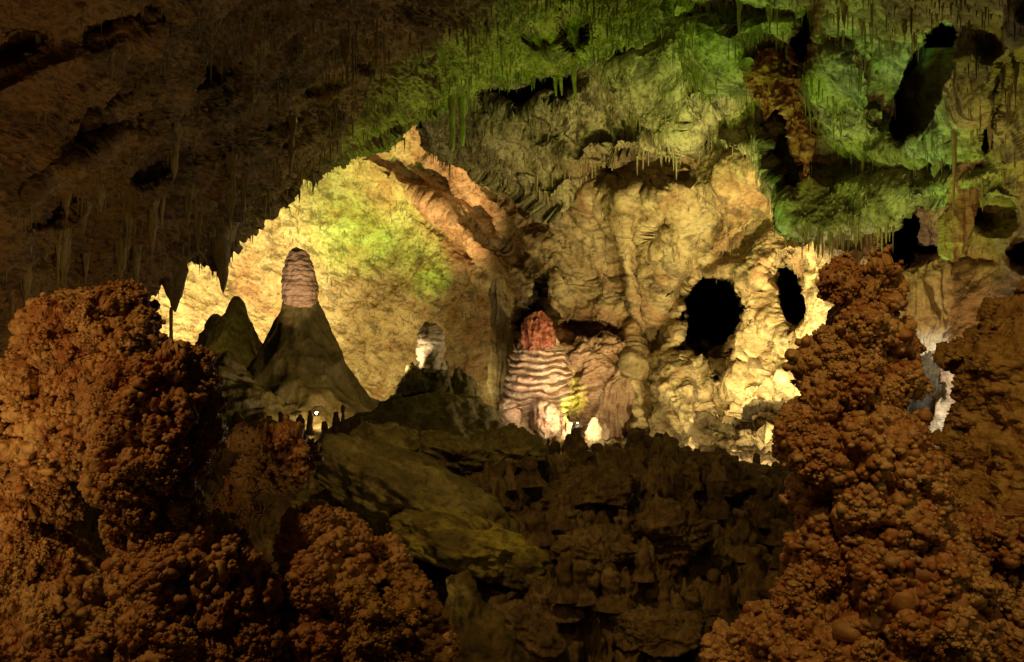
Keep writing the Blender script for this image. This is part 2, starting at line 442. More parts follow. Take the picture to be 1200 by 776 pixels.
# ---------------------------------------------------------------- dark overhang on the left
d1 = TPS([(-760, 430, 4.6), (-760, 150, 4.0), (-500, -160, 3.2), (-400, 480, 6.0), (-100, 480, 8), (60, 410, 10), (170, 350, 12), (290, 272, 14), (345, 215, 15.5), (430, 172, 17.5), (530, 120, 19.5), (620, 80, 19.5), (700, 62, 18.5),
          (770, 25, 16), (840, -50, 13), (-150, -120, 4.2), (0, 0, 6), (200, 0, 8), (400, 0, 11), (600, 0, 15.5), (0, 200, 7), (0, 350, 8),
          (200, 200, 10), (300, 100, 12), (150, 300, 10.7), (450, 80, 15), (600, -150, 11), (300, -150, 7)])
def depth1(px, py):
    D = d1(px, py)
    g = lambda pts, w: np.exp(-(pdist(px, py, pts) / w)**2)
    for pts, a, w in [([(0, 110), (60, 80), (130, 60), (180, 40)], .22, 12), ([(40, 220), (120, 170), (220, 150), (300, 105)], .22, 16),
                      ([(90, 190), (130, 165)], .3, 8), ([(170, 230), (280, 190), (400, 130), (480, 100)], .35, 20), ([(350, 70), (420, 40), (520, 20)], .25, 16)]:
        D -= a * g(pts, w)
    for cx, cy, rx, ry, a in [(250, 85, 34, 12, .5), (330, 140, 26, 9, .35), (110, 120, 30, 9, .35), (60, 250, 34, 12, .3), (420, 60, 18, 26, .6), (180, 200, 24, 9, .3), (380, 100, 20, 8, .3), (20, 60, 30, 10, .3), (140, 20, 40, 10, .4)]:
        D += a * hole(px, py, cx, cy, rx, ry, -26, .9, .5)
    D += 1.4 * hole(px, py, 672, 42, 16, 22, 15, .4)
    D += .6 * hole(px, py, 640, 45, 22, 10, -20, .6)
    return D
def disp1(P, px, py):
    R = rot_xz(P, math.radians(22)); sc = np.clip(P[..., 1] / 13.0, .45, 1.3)
    r = fbm(P, .6, 3, .5, 13) * .25
    r += (ridged(R * np.array([.8, .8, 1.4]), 1.3, 5, .65) - 1) * .07
    f1, f2 = worley(P + fbm(P, 2, 2)[..., None] * .15, 3.0)
    r += (f2 - f1) * .04 - sst(.3, 0, f1) * .06
    r += fbm(P, 5, 5, .70) * .05
    V = P * np.array([8, 8, .9]); vm = sst(-.1, .45, fbm(P, .7, 2, .5, 65))
    r += (ridged(V, 1, 2, .6) - .8) * .07 * vm
    return r * sc
def red1(P, px, py):
    return sst(300, 0, px) * .6 + sst(0, .4, fbm(P, .8, 3, .5, 5)) * .3
def dark1(P, px, py):
    return sst(.1, .45, fbm(rot_xz(P, math.radians(22)) * np.array([.5, .5, 1.5]), 1.6, 5, .7, 2)) * .5
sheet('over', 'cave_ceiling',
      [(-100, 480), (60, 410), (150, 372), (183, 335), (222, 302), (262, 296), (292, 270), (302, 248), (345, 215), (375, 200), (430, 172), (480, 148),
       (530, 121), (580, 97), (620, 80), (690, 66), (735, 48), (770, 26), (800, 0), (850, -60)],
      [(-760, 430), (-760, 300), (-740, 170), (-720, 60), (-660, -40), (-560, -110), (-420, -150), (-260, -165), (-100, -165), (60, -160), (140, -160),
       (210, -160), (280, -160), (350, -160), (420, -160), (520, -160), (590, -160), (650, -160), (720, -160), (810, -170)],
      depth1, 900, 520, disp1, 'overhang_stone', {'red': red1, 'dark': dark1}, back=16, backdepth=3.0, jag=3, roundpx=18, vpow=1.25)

# ---------------------------------------------------------------- floor: near ledge, pit, far ledge and chamber floor
def floor_z(x, y):
    z = np.interp(y, [0, 4.6, 6.5, 8.5, 10.5, 12.5, 14.5, 15.7, 16.8, 19, 30, 60], [0, 0, -1.6, -2.5, -2.4, -1.5, -.75, -.45, -.65, -1.3, -1.5, -1.6])
    return z - .40 * sst(2.8, 4.0, x) * sst(11, 13, y) * sst(20, 17, y)
def build_floor():
    nu, nv = 900, 620
    px = np.linspace(-260, 1460, nu)[:, None] * np.ones((1, nv))
    t = np.linspace(0, 1, nv)
    d = np.interp(t, [0, .08, .55, .75, 1], [1.5, 6, 13, 17.5, 46])[None, :] * np.ones((nu, 1))
    x = (px - 600) / F * d; y = d
    P = np.stack([x, y, floor_z(x, y)], -1)
    pit = sst(6, 9, y) * sst(19, 15, y)
    bump = fbm(P * np.array([1, 1, 0]), .55, 4, .5, 8) * .5
    P[..., 2] += bump * (pit * .9 + .15)
    # terraces of piled blocks
    cx = fbm(P, .35, 2, .5, 2)
    f1, f2 = worley(P * np.array([1, .8, 1]) + cx[..., None] * .8, .75)
    P[..., 2] += (f2 - f1) * .5 * pit
    n = grid_normals(P); n *= np.sign(n[..., 2:3])
    V = P * np.array([3.4, .8, .8])
    r = (ridged(V, 1, 4, .6) - 1) * .16 * pit + fbm(P, 3.0, 4, .6) * .10
    g1, g2 = worley(P, 2.6); r += (g2 - g1) * .12
    g1, g2 = worley(P, 6.0); r += (.5 - g1) * .10
    r += (dome_bumps(P * np.array([1, 1, .7]), .22) - .4) * .10 * sst(-.2, .2, fbm(P, .8, 2, .5, 3)) + fbm(P, 9, 3, .7) * .035
    P = P + n * (r * np.clip(y / 9, .3, 1))[..., None]
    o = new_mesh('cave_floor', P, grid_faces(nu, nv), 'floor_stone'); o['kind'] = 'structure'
    SURF['cave_floor'] = (P, grid_normals(P))
build_floor()
_FP = SURF['cave_floor'][0]
def ground(x, y):
    i = np.argmin((_FP[..., 0] - x)**2 + (_FP[..., 1] - y)**2); return _FP.reshape(-1, 3)[i][2]

# ---------------------------------------------------------------- generic round formations
def loft(name, prof, depth, mat, parent=None, disp=None, ns=96, nz=120, squash=.8, cap=True, depthfn=None, extra_bottom=0.0):
    """prof: list of (py, xleft, xright) in photo pixels at a real depth; builds a full 3D body of revolution-like form"""
    p = np.array(prof, float)
    yy = np.linspace(p[0, 0], p[-1, 0], nz)
    # concentrate rings at the tip
    yy = p[0, 0] + (p[-1, 0] - p[0, 0]) * np.linspace(0, 1, nz)**1.15
    xl = np.interp(yy, p[:, 0], p[:, 1]); xr = np.interp(yy, p[:, 0], p[:, 2])
    c = (xl + xr) / 2; h = (xr - xl) / 2
    th = np.linspace(0, 2 * np.pi, ns, endpoint=False)
    r3 = h / F * depth
    d = depth if depthfn is None else depth
    cx = (c - 600) / F * depth; cz = CZ - (yy - 388) / F * depth
    X = cx[None, :] + np.cos(th)[:, None] * r3[None, :]
    Y = depth + np.sin(th)[:, None] * r3[None, :] * squash
    Z = np.broadcast_to(cz[None, :], X.shape)
    P = np.stack([X, Y, Z], -1)
    # correct for perspective of the half-width (front half nearer): negligible at distance
    n = grid_normals(P, True)
    ctr = np.stack([np.broadcast_to(cx, X.shape), np.full(X.shape, depth), Z], -1)
    s = np.sign(((P - ctr) * n).sum(-1, keepdims=True)); s[s == 0] = 1; n = n * s
    if disp is not None:
        a = disp(P, th[:, None] * np.ones_like(X), np.linspace(0, 1, nz)[None, :] * np.ones_like(X), yy[None, :] * np.ones_like(X))
        P = P + n * a[..., None]
    faces = grid_faces(ns, nz, True)
    V = P.reshape(-1, 3)
    top = P[:, 0].mean(0); k = len(V); V = np.vstack([V, top[None]])
    o_faces = [faces]
    i = np.arange(ns); tri = np.stack([i * nz, ((i + 1) % ns) * nz, np.full(ns, k), np.full(ns, k)], -1)
    # cap as degenerate-free triangles: separate arrays would need mixed faces, so use a tiny ring
    me_faces = np.vstack([faces])
    o = new_mesh(name, V[:-1], me_faces, mat, parent)
    return o, (cx[-1], depth, cz[-1])

def rings_disp(per, amp, wav=.5, rough=.03, nod=0):
    def f(P, th, t, yy):
        w = P[..., 2] * (2 * np.pi / per) + fbm(P, 1.2, 2, .5, 4) * wav * 6
        r = (np.abs(np.sin(w / 2)))**.6 * amp - amp * .5
        r += fbm(P, 4, 3, .6) * rough * 2
        if nod:
            a, b = worley(P, nod); r += (.5 - a) * rough * 3
        return r
    return f
def smooth_disp(a=.08, s=1.2, fl=.05, fls=5):
    def f(P, th, t, yy):
        q = P * np.array([fls, fls, fls * .12])
        return fbm(P, s, 4, .5, 6) * a + (ridged(q, 1, 2) - .8) * fl * sst(0, .2, t) + fbm(P, 7, 3, .6) * a * .10
    return f

def thing(name, label, cat, loc, group=None):
    e = empty(name, loc); tag(e, label, cat, group); return e

def child(o, root):
    """parent keeping world position"""
    recenter(o, root.location); o.location = (0, 0, 0); o.parent = root; return o

# the great domed stalagmite
loc = (float((350 - 600) / F * 25), 25.0, float(CZ - (492 - 388) / F * 25))
dome = thing('stalagmite', 'tallest stalagmite with a ribbed orange cap on a wide green-brown skirt', 'stalagmite', loc)
o, _ = loft('skirt', [(350, 333, 371), (360, 330, 375), (372, 326, 379), (385, 318, 384), (400, 309, 391), (418, 299, 400), (435, 288, 409), (452, 267, 418),
                      (466, 248, 432), (478, 232, 449), (488, 212, 468), (500, 205, 475), (530, 190, 500)], 25, 'dome_stone', None, smooth_disp(.07, .8, .13, 1.3), 200, 160, .75)
child(o, dome)
_v = np.zeros(len(o.data.vertices) * 3, np.float32); o.data.vertices.foreach_get('co', _v); _v = _v.reshape(-1, 3)
_a = o.data.attributes.new('cap', 'FLOAT', 'POINT'); _a.data.foreach_set('value', (sst(2.5, 3.4, _v[:, 2] + fbm(_v * np.array([2.5, 2.5, .4]), 1, 3) * 1.0) * .0).astype(np.float32))
o, _ = loft('cap', [(290.5, 346, 352), (293, 342, 357), (299, 338, 361), (308, 335, 365), (320, 332, 368), (332, 331, 371), (345, 331, 372), (354, 332, 372), (360, 335, 370)], 25,
            'cap_stone', None, rings_disp(.13, .020, .55, .018, 5), 120, 120, .95)
child(o, dome)
loc = tuple(float(v) for v in at(278, 480, 26.5))
o, _ = loft('stalagmite', [(348, 276, 281), (352, 272, 285), (360, 269, 288), (372, 264, 293), (385, 257, 299), (395, 250, 304), (405, 242, 309), (425, 225, 318), (450, 205, 335), (495, 180, 360)],
            26.5, 'dome_stone', None, smooth_disp(.10, 1.2, .05, 4), 110, 100, .8)
recenter(o, loc); tag(o, 'smooth cone shaped stalagmite just left of the tallest stalagmite', 'stalagmite')
o, _ = loft('stalagmite', [(367, 250, 255), (371, 246, 259), (378, 242, 263), (388, 238, 268), (400, 228, 272), (420, 215, 285), (495, 200, 300)],
            28.5, 'dome_stone', None, smooth_disp(.16, 1.8, .05, 4), 90, 80, .8)
recenter(o, tuple(float(v) for v in at(252, 480, 28.5))); tag(o, 'low rounded stalagmite half hidden behind the smooth cone stalagmite', 'stalagmite')

# low flowstone apron left of the dome
def mound_disp(P, th, t, yy):
    return fbm(P, .8, 4, .5, 16) * .25 + (ridged(P * np.array([.6, .6, 3]), 1, 3) - 1) * .10 + fbm(P, 6, 3) * .04
o, _ = loft('flowstone_mound', [(418, 255, 262), (424, 235, 285), (436, 215, 300), (452, 195, 320), (470, 180, 345), (500, 150, 400), (530, 140, 420)], 23.5, 'dome_stone', None, mound_disp, 160, 110, .6)
recenter(o, tuple(float(v) for v in at(270, 500, 23.5))); tag(o, 'low green lit flowstone mound spreading left of the tallest stalagmite', 'flowstone')

# pale column stalagmite on the jagged mound
root = thing('stalagmite', 'white knobbly blunt stalagmite rising from the jagged dark mound', 'stalagmite', tuple(float(v) for v in at(506, 440, 22)))
o, _ = loft('cap', [(380, 499, 509), (382, 495, 514), (387, 491, 518), (395, 490, 519.5), (405, 489, 520), (415, 489, 520), (425, 490, 521), (436, 491, 523)], 22, 'pale_stone', None,
            rings_disp(.14, .028, .5, .020, 7), 100, 90, .95)
child(o, root)
o, _ = loft('base', [(424, 491, 522), (435, 487, 528), (450, 482, 535), (480, 470, 545), (510, 460, 560)], 22.05, 'boulder_stone', None, smooth_disp(.12, 2, .08, 5), 90, 70, .8)
child(o, root)
def jag_disp(P, th, t, yy):
    return fbm(P, 1.5, 4, .5, 26) * .15 + (ridged(P * np.array([2, 2, .8]), 1, 3) - 1) * .05 + fbm(P, 8, 3) * .025
def pinn(label, prof, d, sc=1, mat='boulder_stone', disp=jag_disp, squash=.8, name='stalagmite', cat='stalagmite', grp=None, ns=90, nz=80):
    o, _ = loft(name, prof, d, mat, None, disp, ns, nz, squash)
    b = prof[-1]; recenter(o, tuple(float(v) for v in at((b[1] + b[2]) / 2, b[0], d))); tag(o, label, cat, grp); return o
pinn('dark pointed pinnacle at the left edge of the jagged mound', [(423, 481, 486), (428, 477, 492), (438, 473, 497), (450, 470, 503), (475, 460, 512), (510, 440, 530)], 21.3)
pinn('dark jagged pinnacle right of the white knobbly stalagmite', [(427, 536, 541), (432, 531, 548), (440, 529, 554), (450, 524, 560), (462, 520, 566), (480, 510, 572), (515, 495, 590)], 21.2)
pinn('small dark tooth between the two dark pinnacles of the mound', [(438, 516, 520), (444, 512, 525), (460, 506, 532), (510, 495, 545)], 20.9)
pinn('broad dark rubble mound that carries the jagged pinnacles', [(462, 470, 520), (470, 455, 560), (480, 435, 572), (492, 410, 580), (505, 385, 600), (530, 370, 620), (560, 360, 640)], 20.4,
     mat='boulder_stone', name='rock_mound', cat='mound', ns=180, nz=90, squash=.6)

# striped flowstone column
def stripe_disp(P, th, t, yy):
    wv = np.sin(th * 3 + 1.2) * .5 + fbm(P, 1.5, 2, .5, 3) * 2.2
    w = P[..., 2] * (2 * np.pi / .19) + wv * 1.9 + perlin(P * np.array([.3, .3, 1.6])) * 4.5
    rib = (np.abs(np.sin(w / 2)))**.7 * (1 + .4 * fbm(P, 2.5, 3))
    m = sst(.10, .3, t) * sst(.86, .74, t)
    return rib * .20 * m + fbm(P, 2, 4, .55) * .08 + (ridged(P * np.array([3, 3, .8]), 1, 2) - .8) * .08
loc = tuple(float(v) for v in at(628, 510, 29))
st = thing('flowstone_column', 'stacked white and brown ribbed flowstone column lit beside the green lamp', 'flowstone', loc)
o, _ = loft('ribbed_body', [(392, 618, 644), (398, 613, 650), (408, 609, 655), (425, 605, 659), (440, 601, 660), (455, 597, 661), (468, 594, 661), (478, 592, 659), (490, 590, 657), (520, 590, 655)],
            29, 'flow_stone', None, stripe_disp, 220, 260, .8)
child(o, st)
o, _ = loft('side_lobe', [(470, 594, 600), (474, 588, 606), (480, 584, 610), (490, 581, 611), (500, 580, 611), (510, 582, 612), (530, 580, 615)], 28.4, 'flow_stone', None, rings_disp(.3, .10, .5, .03), 90, 80, .9)
child(o, st)
o, _ = loft('front_lobe', [(468, 632, 640), (472, 625, 650), (480, 622, 656), (490, 622, 657), (500, 626, 655), (508, 632, 650), (514, 636, 645)], 28.1, 'flow_stone', None, smooth_disp(.1, 2, .03, 5), 90, 80, .8)
child(o, st)

# red drapery above it: a hanging fluted curtain
def curtain(name, top, bottom, d, thick, mat, label, cat, folds=9, amp=.10, parent=None, nu=160, nv=60, fold_len=.2, grp=None):
    """top/bottom: lists of (px,py) along the upper and lower edges; closed fluted body"""
    T = catmull(top, nu); B = catmull(bottom, nu); v = np.linspace(0, 1, nv)
    Q = T[:, None] * (1 - v[None, :, None]) + B[:, None] * v[None, :, None]
    u = np.linspace(0, 1, nu)[:, None] * np.ones((1, nv))
    Bj = (np.abs(np.sin(u * folds * np.pi + fbm(np.stack([u * 8, u * 0, u * 0], -1), 1, 2) * 2)))**.7
    Q[..., 1] += (Bj - .5) * fold_len * (B[:, 1] - T[:, 1]).mean() * v[None]**2
    P = at(Q[..., 0], Q[..., 1], d)
    off = -amp * Bj * (0.3 + .7 * v[None]) - .25 * amp * fbm(P, 6, 3)
    Fp = P.copy(); Fp[..., 1] += off - thick * (1 - v[None]**3 * .8) * np.sin(np.pi * np.clip(u, .02, .98))**.5
    Bp = P.copy(); Bp[..., 1] += thick * .5 * (1 - v[None]**3 * .8)
    V = np.concatenate([Fp.reshape(-1, 3), Bp.reshape(-1, 3)]); n = nu * nv
    f = grid_faces(nu, nv); fs = [f, f[:, ::-1] + n]
    i = np.arange(nu - 1); fs.append(np.stack([i * nv + nv - 1, (i + 1) * nv + nv - 1, (i + 1) * nv + nv - 1 + n, i * nv + nv - 1 + n], -1))
    j = np.arange(nv - 1)
    fs.append(np.stack([j, j + 1, j + 1 + n, j + n], -1)); q = (nu - 1) * nv + j
    fs.append(np.stack([q, q + n, q + 1 + n, q + 1], -1))
    o = new_mesh(name, V, np.vstack(fs), mat)
    l = P[nu // 2, -1]
    recenter(o, l); tag(o, label, cat, grp)
    return o
pinn('red fluted drapery hanging above the ribbed flowstone column', [(366, 624, 634), (376, 616, 643), (388, 611, 648), (400, 611, 648), (409, 615, 645), (418, 624, 636)], 28.7, mat='red_drape', disp=lambda P, th, t, yy: (ridged(P * np.array([7, 7, .8]), 1, 2) - .8) * .14 + fbm(P, 4, 3) * .08, name='drapery', cat='drapery', squash=.7)

# lobed flowstone fan
def fan_disp(P, th, t, yy):
    q = rot_xz(P, math.radians(-25))
    return (ridged(q * np.array([.6, .6, 1.8]), 1.6, 4, .65, 40) - 1) * .13 + fbm(P, .9, 4, .55, 9) * .30 + fbm(P, 6, 3) * .05
pinn('broad lobed flowstone fan right of the ribbed column, brightest at its foot', [(394, 690, 706), (399, 674, 722), (408, 662, 733), (420, 657, 738), (440, 655, 740), (460, 656, 738), (480, 660, 734), (500, 664, 726), (520, 668, 716), (540, 672, 712)],
     30.3, mat='fan_stone', disp=fan_disp, name='flowstone_fan', cat='flowstone', ns=200, nz=180, squash=.75)
def band_disp(P, th, t, yy):
    return (ridged(P * np.array([4, 4, .8]), 1, 3) - .8) * .12 + fbm(P, 1.5, 3) * .15
pinn('slanting fluted rib of stone along the right side of the flowstone fan', [(415, 736, 746), (428, 728, 750), (445, 718, 752), (462, 708, 750), (480, 699, 745), (500, 690, 738), (520, 682, 730), (540, 676, 724)],
     29.2, mat='fan_stone', disp=band_disp, name='flowstone_rib', cat='flowstone', ns=110, nz=110, squash=.6)
for k, (x0, yb, w, y0, lab) in enumerate([(664, 536, 7, 496, 'hanging brown lobe left of the gap at the foot of the flowstone fan'), (700, 532, 12, 500, 'bright fluted toe of stone under the flowstone fan')]):
    pinn(lab, [(y0 - 8, x0 - 2, x0 + 2), (y0 - 3, x0 - w * .7, x0 + w * .7), (y0 + 4, x0 - w * 1.05, x0 + w * 1.05), (y0 + 14, x0 - w, x0 + w), (yb - 8, x0 - w * .7, x0 + w * .7), (yb, x0 - 1.5, x0 + 1.5)], 28.0, mat='flow_stone', disp=band_disp, name='flowstone_lobe', cat='flowstone', ns=50, nz=50)
# slender column behind, left of the ribbed one
pinn('tall thin shaded wall column left of the ribbed flowstone column', [(325, 580, 584), (345, 575, 590), (365, 573, 594), (385, 574, 597), (410, 574, 600), (440, 574, 598), (470, 576, 594), (500, 578, 594), (530, 576, 598)], 34.2, mat='wall_stone', disp=band_disp,
     name='stone_column', cat='column', squash=.7)
# hanging column right
pinn('rounded brown stone column hanging at the upper right wall', [(188, 1128, 1160), (215, 1116, 1150), (240, 1110, 1142), (265, 1104, 1136), (285, 1102, 1133), (298, 1104, 1130), (306, 1110, 1124)], 14.2, mat='cap_stone',
     disp=smooth_disp(.08, 2, .08, 5), name='hanging_column', cat='stalactite', squash=.8)
pinn('tan fluted drapery ending just above the bright white gap at right', [(308, 1078, 1092), (314, 1066, 1104), (324, 1058, 1112), (350, 1056, 1112), (380, 1061, 1106), (398, 1065, 1100), (410, 1070, 1094), (416, 1076, 1088)], 17.0, mat='wall_stone', disp=band_disp, name='drapery', cat='drapery', squash=.5, ns=120, nz=110)
def hang_disp(P, th, t, yy):
    return fbm(P, 2.2, 4, .65, 8) * .20 * (1 - t * .7) + (ridged(P * np.array([6, 6, .9]), 1, 3) - .8) * .07
pinn('reddish brown fluted mass hanging from the red crack of the green ceiling', [(62, 884, 930), (82, 876, 932), (96, 876, 930), (110, 884, 922), (124, 889, 912), (134, 893, 904), (141, 896, 899)], 18.3, mat='red_drape', disp=hang_disp,
     name='drapery', cat='drapery', squash=.7, ns=110, nz=110)
pinn('long pointed pink stalactite hanging below the red ceiling crack', [(96, 904, 934), (118, 912, 936), (140, 921, 942), (165, 930, 947), (185, 936, 948), (198, 940, 946), (207, 942, 944)], 17.4, mat='red_drape', disp=hang_disp,
     name='stalactite', cat='stalactite', squash=.8, ns=90, nz=120)

# ---------------------------------------------------------------- boulders
def ico(sub):
    import bmesh
    bm = bmesh.new(); bmesh.ops.create_icosphere(bm, subdivisions=sub, radius=1)
    bm.verts.ensure_lookup_table()
    V = np.array([v.co[:] for v in bm.verts]); Fc = np.array([[v.index for v in f.verts] for f in bm.faces]); bm.free()
    return V, Fc
ICO = {s: ico(s) for s in (1, 2, 3, 6)}
def boulder(px, py, d, sx, sy, sz, rot, label, seed, mat='boulder_stone', cuts=14, name='boulder', cat='boulder'):
    dn_ = surf_depth('cave_floor', px, py + sz / d * F * .6) - sy * .2; k_ = dn_ / d * (.72 if mat == 'floor_stone' else 1); d = dn_; sx, sy, sz = sx * k_, sy * k_, sz * k_
    V, Fc = ICO[6]; V = V.copy(); r = np.random.default_rng(seed)
    rad = np.ones(len(V))
    for _ in range(cuts):
        n = r.normal(size=3); n /= np.linalg.norm(n); h = r.uniform(.55, .85)
        dn = V @ n; m = dn > 1e-3
        rad[m] = np.minimum(rad[m], h / dn[m] + .0)
    V = V * rad[:, None]
    V = V * np.array([sx, sy, sz])
    a = math.radians(rot); V = rot_xz(V, a)
    c = at(px, py, d)
    W = V + c
    nn = V / np.linalg.norm(V, axis=1)[:, None]
    W += nn * (fbm(W, 1.4, 5, .55, seed) * .16 + (ridged(rot_xz(W, -a) * np.array([.7, .7, 3]), 1, 3) - 1) * .06 + fbm(W, 7, 4, .7) * .035 + (dome_bumps(W, .16) - .4) * .04 * sst(-.1, .2, fbm(W, 1.2, 2)))[:, None]
    o = new_mesh(name, W, Fc, mat); recenter(o, c); tag(o, label, cat); return o
boulder(562, 640, 11.3, 1.05, .9, .38, -16, 'large flat tilted boulder with a yellow top in the middle', 3, 'yellow_stone')
boulder(470, 590, 12.2, 1.75, 1.3, .62, -27, 'long dark slab of rock sloping down to the right behind the yellow boulder', 5)
boulder(532, 535, 14.6, .62, .5, .42, -15, 'angular olive boulder just under the jagged mound', 8)
boulder(595, 530, 14.8, .55, .5, .36, 20, 'rounded brown boulder right of the angular olive boulder', 9)
boulder(372, 606, 13.8, .5, .45, .42, 0, 'small dark rock carrying the cluster of thin tan stalagmites', 17)
boulder(430, 540, 13.8, .85, .7, .55, 10, 'dull olive boulder below the glowing floodlight', 10)
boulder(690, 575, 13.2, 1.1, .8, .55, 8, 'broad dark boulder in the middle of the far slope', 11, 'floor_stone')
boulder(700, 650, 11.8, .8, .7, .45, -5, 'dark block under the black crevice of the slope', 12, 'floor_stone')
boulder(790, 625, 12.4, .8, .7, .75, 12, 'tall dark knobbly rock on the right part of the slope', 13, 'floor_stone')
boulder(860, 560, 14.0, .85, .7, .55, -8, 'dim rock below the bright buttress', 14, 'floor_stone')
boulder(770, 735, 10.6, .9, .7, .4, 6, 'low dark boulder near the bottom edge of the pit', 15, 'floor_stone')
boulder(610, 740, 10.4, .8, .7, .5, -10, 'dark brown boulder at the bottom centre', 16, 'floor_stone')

# ---------------------------------------------------------------- stalactites
def cone_mesh(name, L, r, mat, seed, ns=14, nz=26, bulge=.85, bend=.0, rag=.15, tipr=.04):
    t = np.linspace(0, 1, nz); th = np.linspace(0, 2*np.pi, ns, endpoint=False)
    rr = r * np.maximum((1 - t)**bulge, tipr) * (1 - .0 * t)
    rr = rr * (1 + .10 * np.exp(-t * 8))
    X = np.cos(th)[:, None] * rr[None]; Y = np.sin(th)[:, None] * rr[None]; Z = -t[None] * L * np.ones((ns, 1))
    P = np.stack([X, Y, Z], -1)
    q = P * np.array([2.2 / r, 2.2 / r, 3 / L]) * .5 + seed * 3.17
    k = 1 + fbm(q, 1, 3, .6) * rag * 2.5 + np.sin(t * 31 + seed)[None] * .04
    P[..., 0] *= k; P[..., 1] *= k
    P[..., 0] += bend * t[None]**2 * L
    V = np.vstack([P.reshape(-1, 3), [[bend * L, 0, -L * 1.01]]])
    f4 = grid_faces(ns, nz, True)
    return V, f4
def stalactite(px, y0, y1, w, d, label, grp=None, mat='stalactite_stone', bend=0, bulge=.85, seed=None, up=.15, rag=.15, name='stalactite', cat='stalactite'):
    seed = seed if seed is not None else (px * 7 + y0) % 91
    L = (y1 - y0) / F * d; r = w / 2 / F * d
    V, f = cone_mesh(name, L * (1 + up), r, mat, seed, 18, 40, bulge, bend, rag)
    c = at(px, y0 - (y1 - y0) * up, d)
    o = new_mesh(name, V[:-1], f, mat); o.location = c; tag(o, label, cat, grp); return o
OV = lambda px, py: surf_depth('over', px, py)
big = [(205, 316, 366, 40, .6, 'broadest stalactite at the lip of the dark overhang, pointing at a thin stalagmite', 0, .62),
       (259, 286, 344, 34, .5, 'long pointed stalactite hanging at the lip before the bright far wall', 0.03, .75),
       (530, 118, 178, 10, .1, 'slim dark column-like stalactite at the lip above the salmon wall', 0, .3),
       (542, 122, 172, 10, .1, 'greenish blunt stalactite just right of the slim dark one on the lip', 0, .3)]
for (px, y0, y1, w, dd, lab, bend, bul) in big:
    stalactite(px, y0 - 12, y1, w, OV(px, y0 - 8) + .1, lab, bend=bend, bulge=bul, up=.2)
med = [(296, 95, 132, 9), (326, 95, 130, 12), (340, 160, 198, 12), (204, 165, 208, 13), (190, 200, 262, 13), (178, 235, 300, 16), (118, 215, 244, 14), (78, 225, 250, 12),
       (285, 190, 262, 14), (270, 210, 268, 12), (232, 240, 300, 10), (150, 245, 300, 12), (140, 270, 330, 14), (75, 280, 345, 14), (68, 285, 330, 9), (50, 290, 322, 14),
       (30, 300, 365, 14), (130, 60, 100, 9), (30, 80, 112, 10), (62, 68, 95, 9), (45, 50, 78, 6), (98, 250, 275, 14), (310, 230, 250, 6), (405, 32, 78, 15),
       (14, 320, 380, 16), (100, 290, 335, 10), (220, 220, 262, 10), (160, 280, 340, 14)]
where = ['pale carrot shaped', 'short stout', 'blunt', 'long slim', 'tapering', 'knobbly']
for k, (px, y0, y1, w) in enumerate(med):
    w *= 1.0 + .5 * ((k * 29) % 7) / 7; y1 += ((k * 17) % 5) * 3
    side = 'high up near the top edge' if y0 < 120 else ('half way up the overhang' if y0 < 235 else 'low above the popcorn columns')
    stalactite(px, y0, y1, w, OV(px, y0) + .10, 'brown tapering stalactite on the shaded overhang, ' + side, grp='stalactites on the overhang ' + side, bulge=.6 + .4 * ((k * 37) % 10) / 10, up=.45, rag=.3)

for k, (px, y0, y1, w) in enumerate([(872, 150, 182, 8), (884, 120, 150, 9), (838, 172, 190, 7), (955, 188, 222, 8), (985, 190, 216, 10), (1012, 185, 222, 8), (1032, 192, 214, 12), (1058, 200, 232, 8), (1082, 196, 240, 9), (1117, 150, 262, 8),
                                         (1140, 190, 226, 11), (1160, 150, 176, 8), (1174, 60, 112, 12), (1190, 70, 130, 9), (1096, 186, 212, 14), (975, 276, 304, 8), (1003, 272, 290, 12), (1030, 262, 282, 9), (940, 268, 282, 10), (830, 0, 40, 9), (866, 0, 46, 8), (902, 5, 38, 10), (990, 0, 34, 12), (1010, 20, 50, 9), (1060, 20, 44, 10)]):
    where_ = 'at the top edge beside the red cleft' if y0 < 60 else ('on the vault lip above the right popcorn column' if y0 > 255 else 'in the band of fringes at the upper right')
    stalactite(px, y0, y1, w, surf_depth('vault', px, y0) + .1, 'thick tapering stalactite ' + where_, grp='thick stalactites ' + where_, bulge=.5 + .4 * ((k * 53) % 10) / 10, up=.5, rag=.35)
# three pale fins in the dark ceiling hollow
for px, y0, y1, w, lab in [(650, 82, 113, 5, 'left pale fin stalactite in the dark ceiling hollow'), (657, 82, 112, 5, 'middle pale fin stalactite in the dark ceiling hollow'), (672, 70, 118, 7, 'longest pale fin stalactite at the right of the dark ceiling hollow')]:
    stalactite(px, y0, y1, w, 22.5, lab, bulge=.3, bend=.05, mat='stalactite_stone')
stalactite(958, 10, 44, 12, 14.0, 'stubby green lit stalactite left of the red crack top', bulge=.35)

# thin stalagmite beneath the broad stalactite
d0 = OV(205, 310) + .1
pinn('thin stalagmite reaching up to the tip of the broadest stalactite', [(360, 199, 202), (366, 198, 203), (380, 198.5, 202.5), (400, 198, 203), (470, 196, 206), (720, 190, 215)], d0, mat='stalactite_stone', disp=None, ns=14, nz=40)

